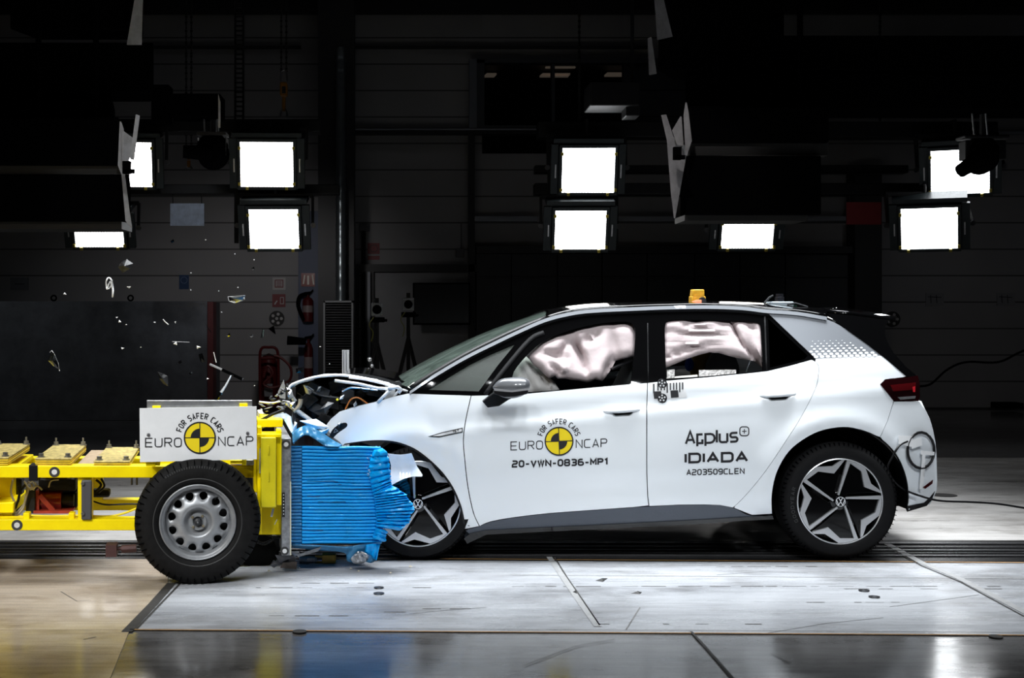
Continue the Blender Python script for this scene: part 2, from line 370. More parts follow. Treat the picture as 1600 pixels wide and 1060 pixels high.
# ============================================================ the setting
WY = 20.5
BLKC = mat('black_ceiling', (.01, .01, .01), .9, spec=0)
def concrete(name, c1, c2, c3, rough, streak=1.0):
    m = bpy.data.materials.new(name); m.use_nodes = True; nt = m.node_tree; b = nt.nodes['Principled BSDF']; L = nt.links.new
    tc = nt.nodes.new('ShaderNodeTexCoord')
    def nz(sc, st, det=8, ro=.6):
        mp = nt.nodes.new('ShaderNodeMapping'); mp.inputs['Scale'].default_value = st; L(tc.outputs['Object'], mp.inputs[0])
        n = nt.nodes.new('ShaderNodeTexNoise'); n.inputs['Scale'].default_value = sc; n.inputs['Detail'].default_value = det; n.inputs['Roughness'].default_value = ro
        L(mp.outputs[0], n.inputs[0]); return n.outputs[0]
    def ramp(src, p0, k0, p1, k1):
        r = nt.nodes.new('ShaderNodeValToRGB'); r.color_ramp.elements[0].position = p0; r.color_ramp.elements[1].position = p1
        r.color_ramp.elements[0].color = (*k0, 1); r.color_ramp.elements[1].color = (*k1, 1); L(src, r.inputs[0]); return r.outputs[0]
    def mul(a, bb, fac=1.0):
        x = nt.nodes.new('ShaderNodeMix'); x.data_type = 'RGBA'; x.blend_type = 'MULTIPLY'; x.inputs[0].default_value = fac
        L(a, x.inputs[6]); L(bb, x.inputs[7]); return x.outputs[2]
    base = ramp(nz(1.1, (1, 2.2, 1)), .35, c1, .68, c2)
    st = ramp(nz(3.0, (.5, 9, 1), 10, .7), .32, (.62, .62, .62), .56, (1, 1, 1))
    sp = ramp(nz(26, (.35, 3, 1), 4, .7), .26, (.25, .24, .23), .36, (1, 1, 1))
    bl = ramp(nz(2.3, (1, 1.7, 1), 5), .30, c3, .52, (1, 1, 1))
    fine = ramp(nz(120, (1, 1, 1), 2), .3, (.85, .85, .85), .7, (1, 1, 1))
    c = mul(mul(mul(mul(base, st, .7*streak), sp, .8*streak), bl, .8), fine)
    L(c, b.inputs['Base Color'])
    L(ramp(nz(2.0, (1, 4, 1), 6), .3, (rough*.7,)*3, .7, (min(1, rough*1.35),)*3), b.inputs['Roughness'])
    bp = nt.nodes.new('ShaderNodeBump'); bp.inputs['Strength'].default_value = .12; bp.inputs['Distance'].default_value = .004
    L(nz(9, (.6, 3, 1), 6), bp.inputs['Height']); L(bp.outputs[0], b.inputs['Normal'])
    return m
CON_P = concrete('painted_pad_concrete', (.38, .395, .425), (.58, .60, .635), (.55, .53, .51), .28)
CON_T = concrete('tan_polished_concrete', (.46, .385, .31), (.66, .57, .47), (.6, .55, .5), .18)
CON_D = concrete('dark_polished_concrete', (.15, .148, .15), (.27, .268, .27), (.5, .48, .46), .13)
CON_B = concrete('grey_back_concrete', (.46, .44, .425), (.68, .66, .64), (.5, .48, .46), .35)
def slab(name, pts, m, z=0.0, t=.2):
    b = B(); q = [Vector((p.x, p.y, z)) for p in pts]; n = len(q)
    b.add(q+[p-Vector((0, 0, t)) for p in q], [tuple(range(n)), tuple(reversed(range(n, 2*n)))]+[(i, i+n, (i+1) % n+n, (i+1) % n) for i in range(n)])
    o = b.build(name, m, smooth=0); return tag(o, kind='structure')
slab('floor', [Vector((-14, -3, 0)), Vector((14, -3, 0)), Vector((14, WY+.3, 0)), Vector((-14, WY+.3, 0))], CON_D, -.004)
def q4(*ps): return [G(*p) for p in ps]
# the painted test pad, the tan bay left of it and the grey bay beyond the rails
A0 = G(203, 984); A1 = G(262, 914); E0 = G(1640, 993.5); E1 = G(1640, 881)
slab('floor', [A0, E0, E1, G(262, 874)+Vector((.02, 0, 0)), A1], CON_P)
slab('floor', [Vector((-14, G(203, 984).y, 0)), A0, A1, G(262, 874), Vector((-14, G(0, 872).y, 0))], CON_T)
slab('floor', [Vector((-14, 1.5, 0)), Vector((-.75, 1.5, 0)), Vector((A0.x, A0.y-.004, 0)), Vector((-14, A0.y-.004, 0))], CON_T)
slab('floor', [Vector((-14, 8.26, 0)), Vector((14, 8.26, 0)), Vector((14, 13.2, 0)), Vector((-14, 13.2, 0))], CON_B)
slab('floor', [E0+Vector((.01, 0, 0)), Vector((14, E0.y-.1, 0)), Vector((14, E1.y-.1, 0)), E1+Vector((.01, 0, 0))], CON_P)
# rail bed with its steel rails
RAILM = mat('dark_oiled_rail_steel', (.03, .03, .032), .25, .6, var=.5, scale=20, stretch=(.3, 6, 1))
RAILS = mat('worn_rail_steel', (.30, .30, .31), .25, .9, var=.3, scale=20, stretch=(.3, 6, 1))
slab('floor', [Vector((-14, 7.68, 0)), Vector((14, 7.42, 0)), Vector((14, 8.25, 0)), Vector((-14, 8.25, 0))], RAILM, -.002)
for y0, yy in ((7.70, .035), (7.80, .012), (7.88, .03), (7.99, .016), (8.12, .05)):
    b = B(); a = Vector((-14, y0+.12, 0)); c = Vector((14, y0-.10, 0))
    b.hexa([a, c, c+Vector((0, yy, 0)), a+Vector((0, yy, 0)), a+Vector((0, 0, .006)), c+Vector((0, 0, .006)), c+Vector((0, yy, .006)), a+Vector((0, yy, .006))])
    tag(b.build('trim_1', RAILS, smooth=0), kind='structure')
OCH = mat('ochre_floor_line', (.42, .22, .07), .5, var=.3, scale=30)
WLN = mat('white_floor_line', (.37, .375, .38), .4, var=.2, scale=20)
GRT = mat('black_grout', (.03, .028, .026), .7, var=.4, scale=30)
GRD = mat('dark_scuffs', (.09, .088, .085), .6, var=.5, scale=30)
GRP = mat('dirty_pad_joint', (.22, .215, .21), .6, var=.4, scale=20)
def floorline(name, pts, wd, m, z=.0015):
    b = B(); q = [G(*p) for p in pts]; rib = []
    for i, p in enumerate(q):
        t = (q[min(i+1, len(q)-1)]-q[max(i-1, 0)]).normalized(); n = Vector((-t.y, t.x, 0))*wd/2; rib += [p+n+Vector((0, 0, z)), p-n+Vector((0, 0, z))]
    b.add(rib, [(2*i, 2*i+1, 2*i+3, 2*i+2) for i in range(len(q)-1)])
    return tag(b.build(name, m, smooth=0), kind='structure')
floorline('trim_2', [(203, 984.5), (1640, 993.5)], .014, OCH)
floorline('trim_2', [(258, 871), (1640, 880)], .016, OCH)
floorline('trim_3', [(800, 899), (1640, 905)], .012, WLN)
floorline('trim_3', [(300, 981), (1640, 989)], .006, WLN)
floorline('trim_4', [(198, 988), (240, 944), (268, 912)], .05, GRT)
floorline('trim_4', [(213, 984), (282, 912)], .012, GRT)
for pts, wd, m in (([(858, 871), (880, 903), (904, 938), (934, 980)], .034, WLN), ([(866, 871), (886, 903), (910, 938), (937, 978)], .008, GRT),
                   ([(1080, 988), (1105, 1015), (1146, 1062)], .012, GRT), ([(1385, 850), (1440, 880), (1500, 905), (1610, 962)], .045, WLN),
                   ([(1385, 855), (1440, 885), (1500, 910), (1600, 964)], .010, GRT), ([(1000, 950), (978, 985)], .006, GRP)):
    floorline('trim_4', pts, wd, m, .0025)
random.seed(5)
for y, x0, x1 in ((919, 300, 700), (917, 800, 1560), (921, 1280, 1560), (912, 470, 560), (952, 660, 750), (957, 600, 680), (963, 420, 520), (942, 1260, 1400), (886, 1120, 1260), (976, 900, 1180)):
    x = x0
    while x < x1:
        d = random.uniform(6, 40)
        if random.random() < .7: floorline('trim_5', [(x, y), (x+d, y)], random.uniform(.004, .012), GRD)
        x += d+random.uniform(2, 20)
for pts in ([(640, 960), (700, 954), (760, 950)], [(1390, 949), (1450, 941), (1530, 930)], [(1200, 990), (1290, 975), (1380, 966)], [(1120, 899), (1190, 894), (1262, 896)], [(95, 925), (120, 940), (140, 938)], [(130, 1000), (150, 996)], [(1205, 1020), (1235, 1036), (1222, 1032)], [(820, 1040), (900, 1010), (960, 1000)]):
    floorline('trim_5', pts, .006 if pts[0][1] > 990 else .004, GRD)
b = B(); b.box((-14, -3, 7.3), (14, WY+.3, 7.5)); tag(b.build('ceiling', BLKC, smooth=0), kind='structure')
# flat target rings let into the pad, drain lids and loose flat marks
def ringmark(px, py, r, label):
    c = G(px, py, .004); b = B(); n = 24
    b.lathe([(r*.45, 0), (r, 0), (r, .002), (r*.45, .002)], n, Matrix.Translation(c) @ Matrix.Rotation(PI/2, 4, 'X'), close=True)
    tag(b.build('floor_target_ring', INK, smooth=0), label, 'floor marker', 'black ring markers on the test pad')
ringmark(592, 918.5, .026, 'black ring marker on the pad left of centre, further of that pair')
ringmark(592, 927.5, .028, 'black ring marker on the pad left of centre, nearer of that pair')
ringmark(1350, 923, .028, 'black ring marker on the pad below the rear wheel, further of that pair')
ringmark(1366, 933, .028, 'black ring marker on the pad below the rear wheel, nearer of that pair')
def drain(px, py, r, label):
    c = G(px, py, .003); b = B(); M = Matrix.Translation(c) @ Matrix.Rotation(PI/2, 4, 'X')
    b.lathe([(0, -.003), (r, -.003), (r, .002), (0, .002)], 20, M)
    b.lathe([(r*.25, -.006), (r*.5, -.006), (r*.5, 0), (r*.25, 0)], 16, M, close=True)
    tag(b.build('floor_drain', GRT, smooth=0), label, 'floor drain')
drain(468, 987, .032, 'dark round lid in the floor just below the ochre line under the barrier')
drain(1556, 995, .03, 'dark round lid in the floor at the right end of the ochre line')
drain(1475, 774, .10, 'dark round lid in the floor behind the car beside the trailing cable')
TAPE = mat('black_floor_tape', (.03, .03, .03), .6)
for pts, lab in (([(930, 908), (950, 904), (942, 910)], 'small dark triangular scrap on the pad below the sill'),
                 ([(894, 926), (903, 930), (900, 924)], 'tiny dark chip on the pad joint below the front door'),
                 ([(986, 928), (1003, 926), (1000, 929)], 'thin dark scrap on the pad, right of the joint'),
                 ([(1195, 796), (1255, 795), (1240, 798)], 'thin grey scrap on the floor far behind the rear wheel')):
    b = B(); q = [G(*p) for p in pts]; c = sum(q, Vector())/3
    b.add([p+Vector((0, 0, .0005)) for p in q]+[c+Vector((0, 0, .012))], [(0, 1, 2), (0, 1, 3), (1, 2, 3), (2, 0, 3)])
    tag(b.build('floor_scrap', TAPE, smooth=0), lab, 'scrap', 'scraps on the test pad')

# ============================================================ the crashed car
Y0 = 7.50; YC = 8.40
def interp(t, pts):
    if t <= pts[0][0]: return pts[0][1]
    for i in range(len(pts)-1):
        if t <= pts[i+1][0]:
            a, b = pts[i], pts[i+1]; u = (t-a[0])/(b[0]-a[0])
            m0 = (b[1]-pts[i-1][1])/(b[0]-pts[i-1][0]) if i else (b[1]-a[1])/(b[0]-a[0])
            m1 = (pts[i+2][1]-a[1])/(pts[i+2][0]-a[0]) if i+2 < len(pts) else (b[1]-a[1])/(b[0]-a[0])
            h = b[0]-a[0]; return (2*u**3-3*u**2+1)*a[1]+(u**3-2*u**2+u)*h*m0+(-2*u**3+3*u**2)*b[1]+(u**3-u**2)*h*m1
    return pts[-1][1]
VERT = [(470, .345), (485, .315), (540, .20), (585, .105), (600, .080), (620, .058), (650, .034), (680, .018), (720, .008), (760, .012), (785, .026), (800, .042), (812, .052), (835, .085)]
ARCH = [(1312, 778, 116), (653, 790, 90)]
def dcar(px, py):
    d = interp(py, VERT)
    if px > 1240: d += ((px-1240)/220)**2.2*.26
    if px < 730: d += ((730-px)/200)**2*.14
    ys = 661-(px-790)*.1015; kf = max(0, min(1, (px-680)/80))
    if px > 640:                                       # shoulder crease
        k = (py-ys)
        d += kf*(.007*math.exp(-((k+9)/9)**2)-.006*math.exp(-((k-9)/10)**2))
    cx, cy, rr = ARCH[0]; r = math.hypot(px-cx, py-cy)
    if py < 800 and r < rr+40: d -= .020*math.exp(-((r-rr-4)/17)**2)
    if px < 730:
        r = math.hypot(px-640, py-780); d -= .011*math.exp(-((r-100)/16)**2)
        d += .012*math.exp(-((px-700+(py-690)*-.25)/9)**2)*math.exp(-((py-715)/40)**2)      # buckled crease behind the arch
        d += .005*math.exp(-((px-672-(py-660)*.3)/8)**2)*math.exp(-((py-668)/26)**2)
    if 735 < px < 1200:
        d += .012*math.exp(-((py-772+(px-735)*.05)/16)**2)
    return d
def car(px, py, o=0.0): return P(px, py, Y0+dcar(px, py)+o)
def far(p): return Vector((p.x, 2*YC-p.y, p.z))
CAR = thing('car', 'white five-door hatchback with crushed front, hitting the blue barrier', 'car', (1.3, YC, 0))
def cpanel(name, poly, m, off=0.0, holes=(), step=9, thick=.012, parent=CAR, mirror=True, label=None):
    b = B(); sheet(b, poly, lambda x, y: car(x, y, off), holes, step, thick); o = b.build(name, m, parent, label=label)
    if mirror:
        b = B(); sheet(b, poly, lambda x, y: far(car(x, y, off)), holes, 16, thick, (0, -1, 0)); b.build(name, m, parent)
    return o
ARCHR = cr([(1206, 803), (1206, 771), (1214, 737), (1232.5, 705.6), (1258.7, 684.6), (1285, 672.5), (1316.5, 667.5), (1343, 671), (1369, 681), (1390, 697), (1406, 719), (1416, 745), (1420, 771), (1419, 798)], 4)
ARCHF = cr([(536, 696), (563, 692), (590, 690.4), (617, 693), (644.5, 703), (668, 720), (688.6, 740), (705.6, 764), (717.5, 791), (722.6, 811.6), (725, 827)], 4)
GAPF = cr([(736, 619), (728, 655), (724, 686), (726, 717), (731, 761), (739.5, 801), (749, 822.5)], 4)
SHUT = cr([(1270, 562.5), (1279, 571), (1279, 588), (1274, 609), (1252, 652.5), (1230, 687), (1195.6, 738), (1164, 776), (1146, 793.4)], 4)
BGAP = [(1011, 599), (1010.6, 640), (1010.6, 738), (1012, 776), (1014, 791)]
DB = cr([(749, 822.5), (765, 815.5), (800, 809), (850, 803), (900, 799), (1014, 791)], 4)
BELT1 = [(736, 619), (780, 617.8), (826, 615.5), (900, 608.5), (985, 601), (1011, 599)]
BELT2 = [(1012.5, 599), (1042, 595.5), (1100, 590.5), (1167, 584), (1199, 580.6), (1235, 572), (1268, 562.8)]
def shr(l, dx, dy=0): return [(x+dx, y+dy) for x, y in l]
door = cpanel('front_door', BELT1+shr(BGAP[1:], -.7)+[(1013, 790)]+list(reversed(DB))[1:-1]+list(reversed(shr(GAPF, .8))), PAINT)
rdoor = cpanel('rear_door', BELT2+shr(SHUT[1:], -.9)+[(1125, 789.5), (1100, 788.6), (1060, 789)]+list(reversed(shr(BGAP[1:], .8))), PAINT)
fender = cpanel('front_fender', [(513, 676), (508, 667), (517, 655), (530.7, 643.6), (560, 635), (590, 627.6), (617, 619.8), (637.7, 615.4), (680, 617), (735.5, 618.8)]+shr(GAPF, -.6)[1:]+[(726, 827)]+list(reversed(ARCHF))+[(520, 686)], PAINT, step=7)
quarter = cpanel('rear_quarter_panel', [(1275, 561), (1330, 558), (1380, 556), (1400, 573), (1416, 588.5), (1383, 593), (1375.5, 600), (1396, 627), (1386, 659), (1375, 683)]+list(reversed(ARCHR[:38]))[0:0]+
    [p for p in reversed(ARCHR) if p[0] < 1373]+[(1175, 805), (1160, 799), (1147.5, 794)]+list(reversed(SHUT[2:-1])), PAINT)
cpanel('c_pillar_panel', cr([(1199, 488.5), (1246, 491.8), (1292, 499.5), (1324, 516), (1355, 537.5), (1380, 556)], 3)+[(1330, 558), (1275, 561)], SILVER, label='silver roof-pillar panel')
cpanel('rear_bumper', [(1397, 628), (1437, 628)]+cr([(1446, 645), (1455.6, 663.6), (1459.5, 692.5), (1461, 732), (1461, 766), (1456, 781)], 3)+[(1420, 797), (1418.5, 790)]+[p for p in reversed(ARCHR) if p[0] >= 1375 and p[1] < 788]+[(1376, 683), (1387, 659)], PAINT, step=8)
cpanel('bumper_skirt', [(1461, 768), (1456, 782), (1448, 791), (1418, 800), (1415, 792), (1444, 786), (1452, 779)], TRIM, -.006, mirror=False)
# hexagon fade pattern on the silver pillar
b = B()
for j in range(7):
    for i in range(15):
        x = 1266+i*9.2+(4.6 if j % 2 else 0)+j*.6; y = 557-j*4.1-i*.25*1.0+1; r = 3.9-j*.5
        if r < .8 or x > 1372-j*8.5 or x < 1270-j*6: continue
        q = [car(x+r*math.cos(a*PI/3), y+r*.62*math.sin(a*PI/3), -.002) for a in range(6)]; b.add(q, [tuple(range(6))])
b.build('hexagon_decal', PAINT, CAR, label='white hexagon dots on the pillar')
# silver roof line
STR = cr([(640, 613.5), (675, 590), (725, 560.5), (775, 535.5), (812, 518), (850, 501.5), (887, 491.5), (925, 486.3), (1000, 482.6), (1042, 481), (1105, 480), (1160, 482), (1197, 486.5), (1246, 490.2), (1292, 498)], 4)
cpanel('roof_strip', [(x, y-(2.7 if x > 670 else 1.5)) for x, y in STR]+[(x, y+2.8) for x, y in reversed(STR)], SILVER, -.012, step=5, thick=.02, label='silver strip along the roof line')
# black greenhouse frame with four window openings
H1 = [(668, 609.5), (700, 590), (735, 569), (770, 552), (806, 537), (778, 571), (748, 612)]
H2 = cr([(800, 598), (803, 581), (822, 557), (843, 538), (865, 526), (900, 514), (937, 506), (972, 503), (985, 505), (991.5, 512), (992.5, 525), (990, 562), (986, 600)], 3)+[(900, 608), (826, 613)]
H3 = cr([(1041, 592), (1039, 530), (1039.5, 508), (1046, 501), (1075, 500), (1130, 501.5), (1175, 503), (1186, 506), (1188.5, 514), (1190, 540), (1192.5, 579)], 3)+[(1167, 582.5), (1100, 588.5)]
H4 = [(1200, 498), (1262, 556), (1258, 561.5), (1203, 575)]
TOPL = [(x, y+2.6) for x, y in STR if x < 1198]
cpanel('window_frame', TOPL+[(1202, 492), (1272, 559.5), (1268, 563.8), (1235, 573), (1199, 581.6), (1167, 585), (1100, 591.5), (1042, 596.5), (985, 602), (900, 609.5), (826, 616.5), (780, 618.8), (736, 620), (650, 616)], BLACKG, .006, (H1, H2, H3, H4), 7, .02, label='glossy black window surround')
GLD = glass_mat('dark_privacy_glass', (.06, .06, .065), .06)
GLG = glass_mat('green_tinted_glass', (.60, .68, .62), .06)
GLW = glass_mat('dusty_green_windscreen', (.60, .68, .62), .06, dust=(.16, .21, .18, .33)); GLQ = glass_mat('dusty_quarter_glass', (.60, .68, .62), .05, dust=(.09, .12, .10, .14), rough=.55)
cpanel('quarter_glass', H4, GLD, .016, thick=.004); cpanel('front_quarter_glass', H1, GLQ, .016, thick=.004)
# pillar rubber, sill seams between openings
for pts, wd in (([(758, 617), (790, 575), (828, 531), (850, 520)], 7), ([(1012, 505), (1013, 598)], 1.6), ([(1195, 494), (1198, 580)], 2.5)):
    b = B(); ribbon(b, cr(pts, 4), wd, lambda x, y: car(x, y, .004)); b.build('window_seal', mat('matt_seal', (.008, .008, .009), .7, spec=.15), CAR, solid=.003)
# sill
SILLT = cr([(727, 829), (750, 822.5), (765, 816.5), (800, 810), (850, 804), (900, 800), (1014, 792), (1060, 790), (1100, 789.5), (1130, 790.5), (1150, 796), (1172, 806), (1206, 806)], 4)
cpanel('side_skirt', SILLT+[(1207, 809), (1165, 811), (1100, 814), (1014, 819), (900, 824.5), (760, 831), (735, 836)], SILLM, .004, thick=.05, step=8, label='grey-blue plastic side skirt')
cpanel('sill_edge', [(735, 834), (760, 829), (900, 822.5), (1100, 812.5), (1207, 806), (1209, 812), (1165, 814), (1100, 819), (900, 829), (760, 836), (730, 850), (725, 842)], BLACKG, -.004, thick=.03, mirror=False)
# tail lamp
TLR = mat('tail_lamp_red', (.05, .002, .003), .12, 0, 1); TLB = mat('tail_lamp_dark_red', (.008, .001, .0015), .1, 0, 1); TLW = mat('red_reflector', (.55, .02, .03), .2, 0, 1)
TL = cpanel('tail_lamp', [(1375.5, 600.5), (1383, 594), (1417, 590), (1434, 587), (1437, 600), (1437.5, 620), (1435, 627), (1397, 627)], TLB, -.006, step=6, thick=.03, label='dark red tail lamp')
b = B(); sheet(b, [(1391, 602), (1431, 598), (1431, 609), (1396, 612)], lambda x, y: car(x, y, -.009), (), 6, .004); b.build('lamp_band', TLR, TL)
b = B(); sheet(b, [(1426, 605), (1430, 604), (1430, 613), (1427, 613)], lambda x, y: car(x, y, -.012), (), 6, .004); b.build('reflector', TLW, TL)
b = B(); sheet(b, [(1403, 621), (1431, 619), (1430, 623), (1407, 625)], lambda x, y: car(x, y, -.009), (), 6, .004); b.build('reversing_lens', ALU, TL)
b = B(); sheet(b, [(1442, 762), (1458, 750), (1457, 756), (1446, 764)], lambda x, y: car(x, y, -.006), (), 6, .004); b.build('bumper_reflector', TLR, CAR)
# roof, windscreen, hatch
def loft(name, Lp, Cp, m, off=0.0, n=9, parent=CAR, pw=1.0, d=None, thick=0, cY=YC):
    rows = []
    for (lx, ly), (cx, cy) in zip(Lp, Cp):
        a = car(lx, ly, off) if d is None else P(lx, ly, Y0+d); c = P(cx, cy, cY); row = []
        for i in range(n+1):
            s = i/n; e = math.sin(s*PI/2)**pw; row.append(Vector((a.x+(c.x-a.x)*e, a.y+(cY-a.y)*s, a.z+(c.z-a.z)*e)))
        full = row+[far(p) for p in reversed(row[:-1])]; rows.append(full)
    b = B().grid(rows); return b.build(name, m, parent, smooth=30, solid=thick)
RL = cr([(852, 498), (887, 488), (925, 483.3), (1000, 479.7), (1100, 477.3), (1160, 479), (1197, 483.5), (1246, 487.4), (1292, 495)], 3)
RC = cr([(850, 487), (887, 480), (925, 476.3), (1000, 474), (1100, 472.5), (1160, 474), (1205, 477), (1256, 482), (1300, 486.5)], 3)
loft('roof', RL, RC, BLACKG, .004, thick=.02)
WL = cr([(641, 607), (675, 585.5), (725, 556), (775, 531), (812, 514), (852, 498)], 3)
WC = cr([(616, 592), (670, 561), (732, 531), (775, 513), (812, 500), (850, 487)], 3)
loft('windscreen', WL, WC, GLW, .01, thick=.0)
b = B(); ribbon(b, WL, 6, lambda x, y: car(x, y, .004)); b.build('windscreen_seal', TRIM, CAR, solid=.02)
HL = cr([(1292, 497), (1324, 514), (1355, 536), (1386, 561), (1417, 587), (1434, 600), (1437, 628), (1450, 655), (1459, 692), (1461, 732), (1461, 766), (1450, 788)], 2)
HC = cr([(1300, 487), (1335, 497), (1362, 520), (1390, 546), (1418, 574), (1438, 592), (1442, 624), (1455, 652), (1463, 690), (1466, 728), (1465, 760), (1452, 780)], 2)
def backpx(p, dx=.05):
    a = car(p[0], p[1]); return (VX+(a.x+dx)*F/YC, VY+(CH-a.z)*F/YC)
loft('tailgate', HL[:11], [backpx(p, .03) for p in HL[:11]], BLACKG, .004, thick=.02)
loft('bumper_rear_face', HL[12:], [backpx(p) for p in HL[12:]], PAINT, .004, thick=.02)
# black corner cover between pillar and tailgate, spoiler
cpanel('hatch_side', [(1292, 490), (1330, 493), (1386, 500), (1388.5, 503.5), (1383, 508), (1382.5, 520), (1386, 534), (1396, 551), (1417, 575), (1430, 585), (1434, 590), (1417, 589), (1386, 562.5), (1355, 538), (1324, 516)], BLACKG, -.004, step=9, thick=.03, label='black hatch side with spoiler')
SL = [(1292, 488), (1330, 491.5), (1360, 495.5), (1387, 500.5)]; SCn = [(1300, 484), (1335, 488), (1364, 492.5), (1392, 498)]
loft('spoiler', SL, SCn, BLACKG, .03, thick=.03)
# underbody, arches and an inner shell so no light leaks through the gaps
def solidpx(name, poly, ya, yb, m, parent=CAR):
    b = B(); a = [P(x, y, ya) for x, y in poly]; c = [Vector((p.x, yb, p.z)) for p in a]; n = len(a)
    b.add(a+c, [tuple(range(n)), tuple(reversed(range(n, 2*n)))]+[(i, i+n, (i+1) % n+n, (i+1) % n) for i in range(n)]); return b.build(name, m, parent, smooth=0)
b = B(); sheet(b, [(740, 626), (826, 623), (1011, 607), (1200, 590), (1262, 575), (1375, 575), (1400, 600), (1420, 640), (1436, 700), (1436, 780), (1421, 788), (1417, 745), (1404, 716), (1390, 697), (1369, 681), (1343, 671), (1316, 667.5), (1285, 672), (1258, 684), (1232, 705), (1214, 737), (1206, 771), (1204, 803), (1100, 800), (900, 812), (752, 826), (733, 790), (728, 700)], lambda x, y: car(x, y, .045), (), 18, .03)
b.build('inner_shell', DARK, CAR)
b = B(); b.box((.44, 7.72, .235), (2.10, 9.08, .30)); b.box((2.10, 8.0, .25), (2.95, 8.8, .38)); b.box((-.1, 8.0, .28), (.44, 8.8, .36)); b.build('underbody', DARK, CAR, smooth=0)
b = B(); b.add([car(728, 845, .02), car(722, 828, .05), car(758, 834, .03)], [(0, 1, 2)]); b.build('torn_flap', SILLM, CAR, solid=.01)
def liner(name, cx, cz, r, ya, yb, a0, a1):
    b = B(); M = Matrix.Translation((cx, 0, cz))
    b.lathe([(r, ya), (r, yb)], 24, M, a0=a0, a1=a1); b.lathe([(r, yb), (.02, yb)], 24, M, a0=a0, a1=a1); return b.build(name, DARK, CAR)
RWx = P(1313, 784, 7.55).x; RWz = .347; FWx = P(653, 789, 7.55).x; FWz = .333
liner('wheel_arch_liner', RWx, RWz+.02, .415, 7.60, 7.95, R(-10), R(190)); liner('wheel_arch_liner', FWx+.02, .36, .37, 7.64, 7.98, R(-8), R(170))

